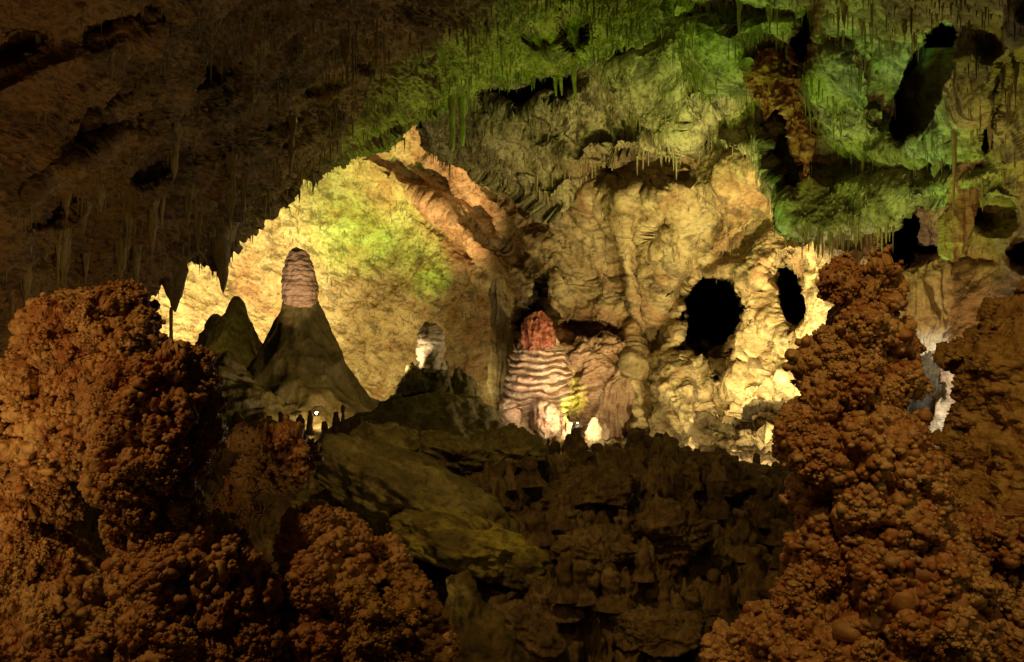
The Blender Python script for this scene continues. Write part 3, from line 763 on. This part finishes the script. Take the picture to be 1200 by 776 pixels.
# soda straws: individuals where they show largest, the mass as stuff
def pick(name, n, cond, wfun=None, seed=1):
    P, N = SURF[name]; r = np.random.default_rng(seed)
    px, py = SURF.setdefault('pp' + name, proj(P))
    m = cond(px, py, P) & (px > -5) & (px < 1205) & (py > -20) & (np.abs(N[..., 2]) > .25)
    w = m.astype(float).ravel() * np.ravel(P[..., 1]) ** .5
    if wfun is not None: w = w * np.ravel(wfun(px, py, P))
    idx = r.choice(len(w), n, replace=False, p=w / w.sum())
    return P.reshape(-1, 3)[idx], px.ravel()[idx], py.ravel()[idx]
def straw_proto(seed, taper):
    V, f = cone_mesh('s', 1.0, 1.0, None, seed, 6, 9, taper, 0, .12, .12)
    return V[:-1], f
SP = [straw_proto(s, t) for s, t in [(1, .35), (2, .5), (3, .8), (4, .25)]]
SM = []
for k, (V, f) in enumerate(SP):
    o = new_mesh('soda_straw', V, f, 'straw_stone'); me = o.data; bpy.data.objects.remove(o); SM.append(me)
box = lambda x0, y0, x1, y1: (lambda px, py, P: (px > x0) & (px < x1) & (py > y0) & (py < y1))
REG = [('vault', 46, box(930, 262, 1048, 300), 14, 34, 3.0, 'thin stalactite in the fringe on the vault lip just above the big right popcorn column', 'fringe above the right popcorn column'),
       ('vault', 50, box(930, 165, 1200, 235), 14, 38, 2.6, 'thin stalactite in the dense green brown fringe at the upper right', 'green brown fringe at the upper right'),
       ('vault', 34, box(790, 140, 905, 200), 16, 40, 2.6, 'dark thin stalactite hanging in the green hollow above the bright wall', 'dark fringe in the green hollow'),
       ('vault', 34, box(800, -15, 960, 25), 20, 48, 3.2, 'dark stalactite in the fringe at the top edge beside the red crack', 'fringe at the top edge beside the red crack'),
       ('vault', 26, box(960, -15, 1150, 45), 14, 34, 3.0, 'thin stalactite under the ceiling edge above the dark slanting recess', 'fringe above the dark slanting recess'),
       ('over', 26, box(225, 25, 285, 60), 18, 46, 2.2, 'long straw in the dim cluster high on the brown overhang', 'straws high on the brown overhang'),
       ('over', 26, box(400, 15, 455, 60), 20, 60, 3.0, 'long straw in the dark fold where the overhang turns green', 'straws in the dark fold of the overhang'),
       ('over', 26, box(480, -5, 640, 70), 10, 34, 2.6, 'short dark spike on the green lit part of the near ceiling', 'spikes on the green near ceiling'),
       ('vault', 24, box(540, 140, 760, 235), 8, 24, 2.6, 'short spike on the olive ceiling above the ribbed column', 'spikes on the olive ceiling')]
for (key, n, cond, l0, l1, w, lab, grp) in REG:
    pts, px, py = pick(key, n, cond, seed=n + int(l0)); w0_ = w
    for i in range(n):
        d = pts[i][1]; L = (l0 * .3 + (l1 * 1.15 - l0 * .3) * rng.random()**2.2) / F * d; r = w0_ / 2 * rng.uniform(.4, 1.5) / F * d
        o = bpy.data.objects.new('soda_straw', SM[int(rng.integers(4))]); w = w0_ * (1.9 if rng.random() < .15 else 1); COL.objects.link(o)
        o.location = tuple(pts[i] + np.array([0, 0, .12 * L])); o.scale = (r, r, L * 1.12); o.rotation_euler = (0, 0, rng.random() * 6)
        tag(o, lab, 'soda straw', grp)
def straw_mass(key, n, cond, l0, l1, w, wfun=None, seed=5):
    pts, px, py = pick(key, n, cond, wfun, seed)
    Vs, Fs, off = [], [], 0
    for i in range(n):
        V, f = SP[int(rng.integers(4))]; d = pts[i][1]
        L = (l0 + (l1 - l0) * rng.random()**2.2) / F * d; r = w / 2 * rng.uniform(.5, 1.3) / F * d
        Vs.append(V * np.array([r, r, L * 1.1]) + pts[i] + np.array([0, 0, .1 * L])); Fs.append(f + off); off += len(V)
    return np.concatenate(Vs), np.concatenate(Fs)
clump = lambda s, lo, hi, seed: (lambda px, py, P: sst(lo, hi, fbm(P * np.array([1, 1, .8]), s, 3, .5, seed)) + .03)
VV, FF, off = [], [], 0
for args in [('vault', 1500, box(760, -20, 1210, 300), 6, 26, 2.0, clump(.9, -.1, .3, 3), 11), ('vault', 900, box(500, 60, 800, 250), 4, 16, 1.8, clump(.8, -.1, .3, 4), 12),
             ('over', 900, box(380, -20, 760, 160), 4, 20, 2.0, clump(1.2, -.1, .3, 5), 13), ('over', 900, box(0, 0, 400, 400), 5, 26, 2.0, clump(1.2, 0, .3, 6), 14),
             ('wall', 700, box(330, 150, 760, 380), 3, 10, 1.4, clump(.6, 0, .3, 7), 15), ('wall', 300, box(760, 200, 1200, 330), 4, 14, 1.8, clump(.8, 0, .3, 8), 16)]:
    V, f = straw_mass(*args); VV.append(V); FF.append(f + off); off += len(V)
# fringe right on the lips
for key, n in (('over', 260), ('vault', 200)):
    P, _ = SURF[key]; r = np.random.default_rng(9)
    k0 = 16 if key == 'over' else 14
    ii = r.integers(150 if key == 'over' else 10, P.shape[0] - 10, n); Q = P[ii, k0 + r.integers(0, 5, n)]
    for i in range(n):
        V, g = SP[int(r.integers(4))]; d = Q[i][1]; L = (3 + 16 * r.random()**2.5) / F * d; rr = r.uniform(.6, 1.6) / F * d
        VV.append(V * np.array([rr, rr, L * 1.3]) + Q[i] + np.array([0, 0, .25 * L])); FF.append(g + off); off += len(V)
o = new_mesh('soda_straw_mass', np.concatenate(VV), np.concatenate(FF), 'straw_stone')
tag(o, 'countless tiny straws and spikes bristling all over the cave ceiling', 'soda straws', kind='stuff')

# ---------------------------------------------------------------- little stalagmites along the far ledge
def small_mite(px, ybase, h, w, d, lab, grp, mat='floor_stone', name='stalagmite'):
    s = int(px * 3 + h)
    if ybase > 560: d = surf_depth('cave_floor', px, ybase) - .35
    pts = [(ybase - h, px - w * .14, px + w * .14), (ybase - h * .93, px - w * .3, px + w * .3), (ybase - h * .6, px - w * .42, px + w * .42), (ybase - h * .2, px - w * .5, px + w * .5), (ybase + 6, px - w * .8, px + w * .8)]
    o, _ = loft(name, pts, d, mat, None, lambda P, th, t, yy: (fbm(P, 5, 3, .6, s) + .35 * np.sin(P[..., 2] * 17 + s)* sst(0,.2,t)) * w / F * d * .22, 22, 24, .9)
    recenter(o, tuple(float(v) for v in at(px, ybase, d))); tag(o, lab, 'stalagmite', grp); return o
r = np.random.default_rng(21)
dark = [(663, 534, 26, 13), (683, 532, 30, 15), (651, 530, 18, 10), (698, 534, 18, 12), (716, 530, 16, 12), (640, 526, 16, 10), (625, 524, 14, 9), (735, 528, 18, 12), (753, 526, 26, 20), (772, 527, 22, 18),
        (790, 532, 14, 12), (806, 534, 12, 12), (822, 536, 14, 12), (840, 537, 10, 10), (608, 520, 16, 10), (592, 516, 14, 10), (860, 540, 12, 12), (880, 545, 14, 14)]
for px, yb, h, w in dark:
    px += r.uniform(-7, 7); h *= r.uniform(.6, 1.35); w *= r.uniform(.75, 1.5)
    small_mite(px, yb + 4, h + 3, w * .9, 16.3, 'small dark stalagmite on the ledge in front of the bright flowstone', 'small dark stalagmites in front of the bright flowstone')
for px, yb, h, w in [(352, 500, 16, 8), (363, 500, 20, 7), (394, 498, 16, 8), (402, 497, 24, 7), (414, 500, 12, 8), (422, 500, 14, 7), (432, 502, 12, 8), (445, 506, 12, 8), (330, 502, 20, 10), (315, 504, 16, 12), (300, 505, 20, 12), (278, 505, 22, 14), (380, 502, 9, 7)]:
    small_mite(px, yb + 4, h + 3, w, 17.5, 'small dark stalagmite standing near the glowing floodlight', 'small dark stalagmites near the floodlight')
for px, yb, h, w in [(366, 578, 26, 9), (375, 575, 56, 9), (384, 580, 30, 8), (357, 582, 18, 8), (392, 582, 20, 8)]:
    small_mite(px, yb, h, w, 9.6, 'thin tan stalagmite in the little cluster beside the left popcorn columns', 'little cluster of tan stalagmites', 'stalactite_stone')
for px, yb, h, w in [(800, 640, 50, 18), (826, 665, 48, 20), (842, 600, 40, 18), (760, 672, 40, 20), (868, 650, 52, 22), (884, 700, 60, 26), (850, 720, 44, 26), (812, 735, 40, 26), (725, 640, 34, 18), (895, 610, 46, 18)]:
    small_mite(px, yb, h, w, 11.2, 'dark knobbly stump on the slope left of the right popcorn column', 'dark stumps on the right of the slope')
for k in range(70):
    px = r.uniform(560, 925); yb = r.uniform(556, 730); h = r.uniform(10, 34) * (1 + (yb - 550) / 300); w = h * r.uniform(.35, .75)
    small_mite(px, yb, h, w, 13, 'small dark stalagmite scattered over the rubble slope in the middle', 'small stalagmites over the rubble slope')
# smooth slender column near the bottom centre
pinn('smooth slender brown stalagmite at the bottom centre', [(672, 528, 540), (678, 525, 548), (690, 524, 555), (720, 523, 575), (760, 522, 610), (800, 520, 640), (860, 515, 660), (980, 505, 690)], 7.2, mat='boulder_stone',
     disp=lambda P, th, t, yy: smooth_disp(.10, 3, .05, 6)(P, th, t, yy) + dome_bumps(P, .09) * .03 * sst(-.1, .3, fbm(P, 2, 2)), ns=120, nz=120)

# ---------------------------------------------------------------- popcorn covered columns
def popcorn(prof, depth, label, seed, nn=6000, mat='popcorn_red', squash=.85, name='popcorn_column', big=None, cells=(.16, .055, .021), amps=(.080, .032, .012),
            rough=.09, nod=(.006, .016), res=(640, 460), rim=None, stretch=(1, 1, .85)):
    r = np.random.default_rng(seed); p = np.array(prof, float)
    ins = (amps[0] * .42 + amps[1] * .5 + amps[2] * .8) / depth * F
    p[:, 1] += ins; p[:, 2] -= ins; p[:2, 0] += ins * .9; p = p[np.argsort(p[:, 0])]; bad = p[:, 2] < p[:, 1] + 4; mid = (p[:, 1] + p[:, 2]) / 2
    p[bad, 1] = mid[bad] - 2; p[bad, 2] = mid[bad] + 2
    ns, nz = res; nz_vis = nz
    yy = np.linspace(p[0, 0], p[-1, 0], nz)
    xl = np.interp(yy, p[:, 0], p[:, 1]); xr = np.interp(yy, p[:, 0], p[:, 2])
    k = np.hanning(13); k /= k.sum(); pad = lambda a: np.convolve(np.pad(a, 6, mode='edge'), k, 'valid')
    xl, xr = pad(xl), pad(xr); xl[0] = xr[0] = (xl[0] + xr[0]) / 2
    c = (xl + xr) / 2; h = (xr - xl) / 2
    # most of the rings' points sit on the camera side
    u = np.linspace(0, 1, ns, endpoint=False); th = 2 * np.pi * u; th = -np.pi / 2 + (th - np.pi) - .45 * np.sin(th - np.pi) * -1 * -1
    cx = (c - 600) / F * depth; cz = CZ - (yy - 388) / F * depth; rad = h / F * depth
    X = cx[None] + np.cos(th)[:, None] * rad[None]; Y = depth + np.sin(th)[:, None] * np.minimum(rad, .62)[None] * squash
    Z = np.broadcast_to(cz[None], X.shape); P = np.stack([X, Y, Z], -1)
    ctr = np.stack([np.broadcast_to(cx, X.shape), np.full(X.shape, depth), Z], -1)
    def outward(P):
        n = grid_normals(P, True); s_ = np.sign(((P - ctr) * n).sum(-1, keepdims=True)); s_[s_ == 0] = 1; return n * s_
    o_ = P - ctr; o_ /= np.linalg.norm(o_, axis=-1, keepdims=True) + 1e-6
    P = P + o_ * (fbm(P, 2.4, 3, .5, seed) * rough)[..., None]
    # sparse gullies that separate clusters
    gul = sst(.10, .0, np.abs(perlin(P * 3.1 + seed))) * .5
    rm = 1.0
    if rim is not None: rm = .12 + .88 * rim(*proj(P))
    b1 = dome_bumps(P + seed, cells[0]); n = outward(P); P = P + n * ((b1 - .4) * amps[0] * rm - gul * amps[0] * .9)[..., None]
    mixc = sst(-.12, .22, fbm(P, 2.0, 2, .5, seed + 70))
    b2 = dome_bumps(P + seed * 2, cells[1]) * (1 - mixc) + dome_bumps(P + seed * 2, cells[1] * 1.7) * mixc * 1.5; n2 = .6 * outward(P) + .4 * n; P = P + n2 * ((b2 - .3) * amps[1] * rm)[..., None]
    n3 = outward(P); n3 = .6 * n3 + .4 * n; b3 = dome_bumps(P + seed * 3, cells[2]) * (1 - mixc * .6) + fbm(P, 45, 3, .7) * .4; P = P + n3 * ((b3 - .3) * amps[2] * rm)[..., None]
    if rim is not None: P = P + n * ((ridged(P * np.array([2.5, 2.5, 8]), 1, 4, .65) - 1) * .022 + fbm(P, 11, 4, .7) * .016)[..., None]
    cv = P.reshape(-1, 3); nrm = outward(P).reshape(-1, 3)
    pale0 = np.clip(sst(.5, 1, b2) * .25 + sst(.1, .5, fbm(P, 5, 3, .5, 61)) * .5, 0, 1).ravel() * .8
    px, py = proj(cv); cid = ((px > -60) & (px < 1260) & (py < 800) & (cv[:, 1] < depth + .08)).astype(float)
    if rim is not None: cid = cid * (rim(px, py) > .5)
    w = cid * (np.clip(b2.ravel(), 0, 1)**3 + .02) * (b1.ravel() + .2) * (sst(-.2, .25, fbm(cv, 4, 2, .5, seed + 5)) + .08); w /= w.sum()
    li = r.choice(len(cv), nn, p=w)
    nr = (nod[0] + (nod[1] - nod[0]) * r.random(nn)**2) * (.8 + 1.1 * mixc.ravel()[li])
    v = nrm[li] + r.normal(size=(nn, 3)) * .35; v /= np.linalg.norm(v, axis=1)[:, None]
    nc = cv[li] + v * (nr * .55)[:, None]
    n4 = nn * 2; k3 = r.integers(0, nn, n4); v3 = v[k3] + r.normal(size=(n4, 3)) * .8; v3 /= np.linalg.norm(v3, axis=1)[:, None]
    r3 = nr[k3] * r.uniform(.35, .6, n4); c3 = nc[k3] + v3 * (nr[k3] * .95)[:, None]
    Vs, Fs, At, off = [], [], [], 0
    def inst(c, rr, sub, amp, pale):
        nonlocal off
        if not len(c): return
        V, Fc = ICO[sub]; n = len(c); sc = rr[:, None] * (1 + r.normal(size=(n, 3)) * .14)
        W = V[None] * sc[:, None, :] * np.array(stretch) + c[:, None, :]
        if amp: W += V[None] * (fbm(W, .6 / float(np.median(rr)), 2, .5, seed) * rr[:, None] * amp)[..., None]
        Vs.append(W.reshape(-1, 3)); Fs.append((Fc[None] + (np.arange(n) * len(V))[:, None, None] + off).reshape(-1, 3)); off += n * len(V)
        At.append(np.repeat(pale, len(V)))
    bg = nr > .010
    inst(nc[bg], nr[bg], 2, .4, r.random(int(bg.sum()))**2 * .7); inst(nc[~bg], nr[~bg], 1, .3, r.random(int((~bg).sum()))**2 * .7)
    inst(c3, r3, 1, 0, r.random(n4)**1.5 * .9)
    for (bx, by, bw, _) in (big or []):
        m = np.hypot(px - bx, py - by) < 5
        yb = cv[m & (cv[:, 1] < depth)][:, 1].min() if (m & (cv[:, 1] < depth)).any() else depth
        rr = bw / 2 / F * yb; c_ = at(bx, by, yb + rr * .75)[None]
        inst(c_, np.array([rr]), 3, .5, np.array([.25]))
        ko = r.normal(size=(5, 3)); ko[:, 1] = -abs(ko[:, 1]); ko /= np.linalg.norm(ko, axis=1)[:, None]
        inst(c_ + ko * rr * .8, rr * r.uniform(.25, .5, 5), 2, .4, r.random(5) * .5)
    f4 = grid_faces(ns, nz, True)
    tri = np.vstack([f4[:, [0, 1, 2]], f4[:, [0, 2, 3]]])
    V = np.concatenate(Vs + [cv]); Fc = np.vstack(Fs + [tri + off]); A = np.concatenate(At + [pale0])
    o = new_mesh(name, V, Fc, mat, attrs={'pale': A})
    recenter(o, (float(cx[-1]), depth, float(V[:, 2].min()))); tag(o, label, 'cave formation'); return o

popcorn([(324, 124, 148), (330, 114, 158), (342, 106, 164), (352, 98, 172), (360, 40, 176), (372, 24, 184), (385, 22, 190), (400, 20, 192), (430, 12, 205), (470, 2, 210), (520, -25, 190), (550, -40, 112), (600, -50, 96), (640, -50, 100), (690, -60, 130), (776, -70, 150), (880, -80, 160)],
        4.9, 'tallest left popcorn column, rising against the dark overhang at the left edge', 31, nn=8000)
popcorn([(399, 205, 222), (407, 162, 236), (415, 134, 238), (430, 120, 236), (460, 110, 234), (500, 112, 248), (540, 118, 260), (580, 124, 270), (620, 130, 268), (650, 134, 272), (700, 138, 300), (776, 134, 330), (880, 130, 345)],
        4.1, 'left popcorn column in front, with its flat top below the two hanging stalactites', 32, nn=8000,
        big=[(160, 640, 22, .42), (180, 655, 20, .43), (205, 648, 24, .42), (170, 680, 22, .42), (196, 690, 26, .42), (232, 690, 22, .42), (258, 668, 20, .38)])
popcorn([(492, 285, 350), (500, 268, 360), (520, 262, 370), (545, 262, 360), (560, 262, 340), (580, 258, 300), (620, 250, 285), (680, 250, 280), (776, 245, 300), (880, 240, 320), (930, 238, 330)],
        5.8, 'low shaded popcorn clump between the left column and the dark slab', 33, nn=3000, cells=(.16, .07, .028))
popcorn([(600, 356, 388), (612, 344, 415), (632, 336, 440), (655, 330, 462), (690, 325, 492), (720, 318, 512), (776, 308, 528), (880, 290, 545)],
        4.4, 'popcorn mound at the lower left with a bright rounded head of nodules', 34, nn=6000)
popcorn([(675, 428, 466), (684, 415, 482), (700, 406, 492), (730, 403, 498), (776, 400, 502), (880, 395, 510)],
        4.0, 'knobbly light brown popcorn head in front of the lower left mound', 35, nn=1800, mat='popcorn_gold', cells=(.09, .045, .018), res=(300, 300))
popcorn([(300, 1000, 1036), (304, 984, 1044), (314, 970, 1054), (330, 958, 1062), (345, 950, 1068), (368, 950, 1066), (380, 944, 1066), (400, 940, 1062), (420, 938, 1064), (450, 926, 1066), (480, 920, 1070), (510, 914, 1076), (550, 924, 1084),
         (600, 930, 1104), (650, 922, 1134), (700, 912, 1144), (740, 906, 1150), (776, 902, 1155), (880, 880, 1165)],
        4.0, 'big popcorn column on the right, tall and lumpy, in front of the bright wall', 36, nn=9000, res=(700, 520), cells=(.16, .062, .024), amps=(.080, .036, .012),
        big=[(1045, 680, 28, .5), (1062, 676, 24, .52), (1056, 700, 34, .54), (1088, 668, 32, .46), (1104, 672, 30, .42), (1018, 666, 24, .5), (1010, 690, 26, .52), (1040, 718, 28, .54), (1064, 726, 26, .52), (1000, 735, 34, .52),
             (948, 632, 30, .42), (958, 640, 26, .42), (1094, 700, 26, .44), (1020, 730, 24, .53), (1078, 740, 30, .5), (990, 612, 24, .48)])
popcorn([(327, 1212, 1296), (331, 1188, 1325), (336, 1173, 1345), (342, 1166, 1360), (355, 1160, 1370), (385, 1154, 1375), (396, 1136, 1380), (410, 1130, 1385), (450, 1126, 1390), (490, 1118, 1395), (520, 1106, 1395), (560, 1100, 1400), (650, 1100, 1410), (776, 1110, 1420), (880, 1110, 1420)],
        5.1, 'smooth golden stone pillar cut by the right edge of the photo, popcorn along its left rim', 37, nn=4500, nod=(.005, .011), mat='popcorn_gold', rough=.16, squash=.7,
        rim=lambda px, py: np.maximum(sst(1150, 1120, px + (py < 400) * -30 + fbm(np.stack([px / 30, py / 30, px * 0], -1), 1, 3) * 26), sst(.25, .5, fbm(np.stack([px / 40, py / 22, px * 0], -1), 1, 3)) * .6))
popcorn([(592, 1150, 1330), (600, 1130, 1340), (640, 1120, 1350), (700, 1125, 1360), (776, 1120, 1370), (880, 1110, 1380)],
        4.5, 'dark red popcorn mass in the lower right corner', 39, nn=3000, squash=.5)
popcorn([(720, 872, 900), (727, 862, 915), (740, 848, 930), (756, 840, 940), (776, 834, 950), (880, 806, 960)],
        4.3, 'low popcorn clump at the bottom edge left of the big right column', 38, nn=3000, cells=(.08, .035, .016), res=(300, 300))

# ---------------------------------------------------------------- floodlights
def floodlight(c, aim, label, glass, s=.16):
    root = thing('floodlight', label, 'floodlight', tuple(float(v) for v in c))
    import bmesh
    from mathutils import Matrix
    R = Vector(aim).to_track_quat('Y', 'Z').to_matrix().to_4x4()
    def mk(name, fn, mat):
        bm = bmesh.new(); fn(bm); bmesh.ops.transform(bm, matrix=R, verts=bm.verts)
        me = bpy.data.meshes.new(name); bm.to_mesh(me); bm.free(); me.materials.append(M[mat])
        o = bpy.data.objects.new(name, me); COL.objects.link(o); o.parent = root; return o
    def housing(bm):   # open-fronted tapered box: shell built of rings
        rings = [(s * .55, -s * .8), (s * .8, -s * .5), (s, .0), (s * 1.08, .02), (s * .94, .02), (s * .9, -s * .1), (s * .4, -s * .55)]
        prev = None
        for r_, y in rings:
            vs = [bm.verts.new((r_ * math.cos(a), y, r_ * .72 * math.sin(a))) for a in [math.pi / 4 + k * math.pi / 2 + dd for k in range(4) for dd in (-.35, .35)]]
            if prev:
                for k in range(8): bm.faces.new((prev[k], prev[(k+1) % 8], vs[(k+1) % 8], vs[k]))
            prev = vs
        bm.faces.new(prev)
    def lens(bm): bmesh.ops.create_cone(bm, cap_ends=True, segments=20, radius1=s * .7, radius2=s * .7, depth=.01, matrix=Matrix.Translation((0, -s * .05, 0)) @ Matrix.Rotation(math.pi / 2, 4, 'X'))
    def bracket(bm):
        for sx in (-1, 1): bmesh.ops.create_cube(bm, size=1, matrix=Matrix.Translation((sx * s * 1.15, -s * .2, -s * .5)) @ Matrix.Diagonal((.012, .04, s * 1.3, 1)))
        bmesh.ops.create_cube(bm, size=1, matrix=Matrix.Translation((0, -s * .2, -s * 1.15)) @ Matrix.Diagonal((s * 2.4, .05, .012, 1)))
    mk('housing', housing, 'lamp_metal'); mk('lens', lens, glass); mk('bracket', bracket, 'lamp_metal')
    return root
floodlight(at(371, 484, 20.5), (-.25, -.9, .35), 'small glowing floodlight at the foot of the tallest stalagmite', 'lamp_glass', .04)
floodlight(at(676, 498, 27.2), (-.2, .8, .6), 'small green glowing floodlight between ribbed column and flowstone fan', 'lamp_glass_green', .12)

# ---------------------------------------------------------------- lights (the cave's own electric lamps and a few added fill lamps)
def spot(name, p, q, energy, col, cone=70, blend=.8, rad=.08):
    l = bpy.data.lights.new(name, 'SPOT'); l.energy = energy; l.color = col; l.spot_size = math.radians(cone); l.spot_blend = blend; l.shadow_soft_size = rad
    o = bpy.data.objects.new(name, l); COL.objects.link(o); p = Vector([float(v) for v in p]); q = Vector([float(v) for v in q])
    o.location = p; o.rotation_euler = (q - p).to_track_quat('-Z', 'Y').to_euler(); return o
def pt(name, p, energy, col, rad=.05):
    l = bpy.data.lights.new(name, 'POINT'); l.energy = energy; l.color = col; l.shadow_soft_size = rad
    o = bpy.data.objects.new(name, l); COL.objects.link(o); o.location = [float(v) for v in p]; return o
WARM = (1, .66, .26); YEL = (1, .79, .32); GRN = (.25, .60, .02); ORG = (1, .55, .12); SAL = (1, .58, .25)
# behind the left columns, lighting the far chamber
spot('cave_or_fill_lamp', at(215, 480, 31), at(215, 365, 40), 15000, (1, .82, .35), 76)
spot('cave_or_fill_lamp', at(330, 495, 31), at(330, 390, 41), 5000, (1, .77, .28), 85)
spot('cave_or_fill_lamp', at(500, 500, 31), at(530, 400, 40), 750, YEL, 80)
spot('cave_or_fill_lamp', at(420, 505, 30), at(500, 190, 39), 11000, SAL, 42)
spot('cave_or_fill_lamp', at(300, 505, 29), at(385, 218, 40), 7500, (.50, 1, .12), 36, 1)
spot('cave_or_fill_lamp', at(400, 505, 30), at(408, 292, 42), 10500, (.30, .85, .03), 17, 1)
spot('cave_or_fill_lamp', at(470, 505, 30), at(485, 298, 41), 7500, (.30, .80, .03), 19, 1)
spot('cave_or_fill_lamp', at(440, 505, 33), at(440, 450, 42), 2600, (.35, .65, 1), 30)
# the tallest stalagmite: its cap from the left, its skirt faintly green
spot('cave_or_fill_lamp', at(300, 520, 19.5), at(345, 328, 25), 1900, (1, .74, .46), 16, .5)
spot('cave_or_fill_lamp', at(290, 530, 17.5), at(330, 440, 25), 35, (.9, .85, .15), 60)
spot('cave_or_fill_lamp', at(229, 406, 23.8), at(275, 388, 26), 60, (.95, .75, .18), 80)
pt('cave_or_fill_lamp', at(386, 481, 22.3), 110, (1, .70, .38))
# ribbed column and fan
spot('cave_or_fill_lamp', at(684, 506, 26.8), at(628, 430, 29), 290, (1, .70, .42), 100)
pt('cave_or_fill_lamp', at(684, 494, 27.5), 60, (1, .85, .4))
spot('cave_or_fill_lamp', at(674, 505, 27.3), at(666, 472, 29.2), 650, (.72, 1, .05), 34)
spot('cave_or_fill_lamp', at(600, 505, 27.0), at(632, 390, 29.4), 60, (1, .45, .25), 26)
spot('cave_or_fill_lamp', at(458, 440, 20.9), at(506, 408, 22.1), 190, (1, .80, .46), 34)  # added lamp, floating unseen, to light the white stalagmite's left side
spot('cave_or_fill_lamp', at(572, 500, 26.4), at(618, 440, 28.6), 150, (1, .82, .52), 50)
# bright right wall
spot('cave_or_fill_lamp', at(790, 530, 19), at(870, 320, 25), 2900, (1, .77, .27), 84)
spot('cave_or_fill_lamp', at(900, 535, 18.5), at(900, 420, 25), 2300, YEL, 120)
pt('cave_or_fill_lamp', at(890, 522, 21.2), 420, (1, .9, .6))
spot('cave_or_fill_lamp', at(700, 530, 22), at(720, 300, 30), 900, (1, .76, .22), 58)
spot('cave_or_fill_lamp', at(990, 560, 14), at(1040, 330, 18), 450, WARM, 80)
spot('cave_or_fill_lamp', at(1130, 640, 9), at(1150, 300, 14), 380, (1, .62, .24), 70)
spot('cave_or_fill_lamp', at(1106, 480, 14.2), at(1076, 435, 21), 900, (.75, .93, 1), 44)
# green ceiling, from behind the ledge
spot('cave_or_fill_lamp', at(560, 545, 17.8), at(600, 60, 18.5), 1700, GRN, 75)
spot('cave_or_fill_lamp', at(760, 545, 17.6), at(780, 30, 20), 1500, GRN, 85)
spot('cave_or_fill_lamp', at(960, 560, 14.5), at(1000, 110, 16), 850, GRN, 75)
spot('cave_or_fill_lamp', at(1010, 600, 12.2), at(1140, 90, 12.5), 430, (.85, .80, .10), 70)
spot('cave_or_fill_lamp', at(960, 575, 14.0), at(1010, 110, 15.5), 300, (.04, .62, .08), 60)
spot('cave_or_fill_lamp', at(840, 550, 17), at(860, 150, 23), 900, (.05, .60, .06), 34)
spot('cave_or_fill_lamp', (3.2, .8, 3.2), at(1180, 500, 4.8), 70, (1, .72, .22), 60, 1, .08)  # fill lamp added near the camera to brighten the golden pillar
spot('cave_or_fill_lamp', at(930, 590, 12.8), at(1055, 95, 15), 260, (.01, 1, .45), 26)
spot('cave_or_fill_lamp', at(680, 550, 18.5), at(720, 110, 26), 1500, (.36, .55, .03), 70)
spot('cave_or_fill_lamp', at(880, 830, 8.5), at(1040, 190, 15), 50, (.95, .68, .14), 42)  # fill lamp added out of view in the pit for the vault lip
# dim brown light on the overhang and the foreground
spot('cave_or_fill_lamp', (-1.2, 6.6, -1.0), at(250, 120, 10), 120, (1, .68, .18), 130, 1, .3)
spot('cave_or_fill_lamp', (-2.6, 3.2, .6), at(120, 60, 7), 60, (1, .62, .2), 120, 1, .3)  # second soft lamp added to lift the black hollows of the overhang
spot('cave_or_fill_lamp', at(470, 500, 15.2), at(440, 90, 15.5), 150, (.85, .75, .12), 90, 1, .05)
spot('cave_or_fill_lamp', (-3.1, 2.3, 4.1), at(170, 540, 4.6), 200, (1, .54, .15), 80, 1, .08)
spot('cave_or_fill_lamp', (.5, 1.5, 4.3), at(1040, 520, 4.2), 210, (1, .58, .16), 70, 1, .08)
spot('cave_or_fill_lamp', (-.6, 8.0, 5.2), at(560, 620, 12.5), 520, (1, .64, .18), 80, 1, .06)  # unseen overhead lamp added to rake light across the pit
spot('cave_or_fill_lamp', at(560, 530, 28), at(585, 440, 34), 260, YEL, 50)  # fill lamp added in front to brighten the thin wall column

w = bpy.data.worlds.new('World'); SC.world = w; w.use_nodes = True
w.node_tree.nodes['Background'].inputs['Color'].default_value = (.5, .35, .12, 1)
w.node_tree.nodes['Background'].inputs['Strength'].default_value = .009

cam = bpy.data.cameras.new('camera'); co = bpy.data.objects.new('camera', cam); COL.objects.link(co)
co.location = (0, 0, CZ); co.rotation_euler = (math.pi / 2, 0, 0); cam.sensor_width = 36; cam.lens = 36 * F / 1200; cam.clip_end = 500; cam.clip_start = .05
SC.camera = co
SC.view_settings.view_transform = 'Standard'; SC.view_settings.look = 'None'; SC.view_settings.exposure = 0; SC.view_settings.gamma = 1
SC.cycles.use_denoising = True
SC.cycles.max_bounces = 4; SC.cycles.diffuse_bounces = 3
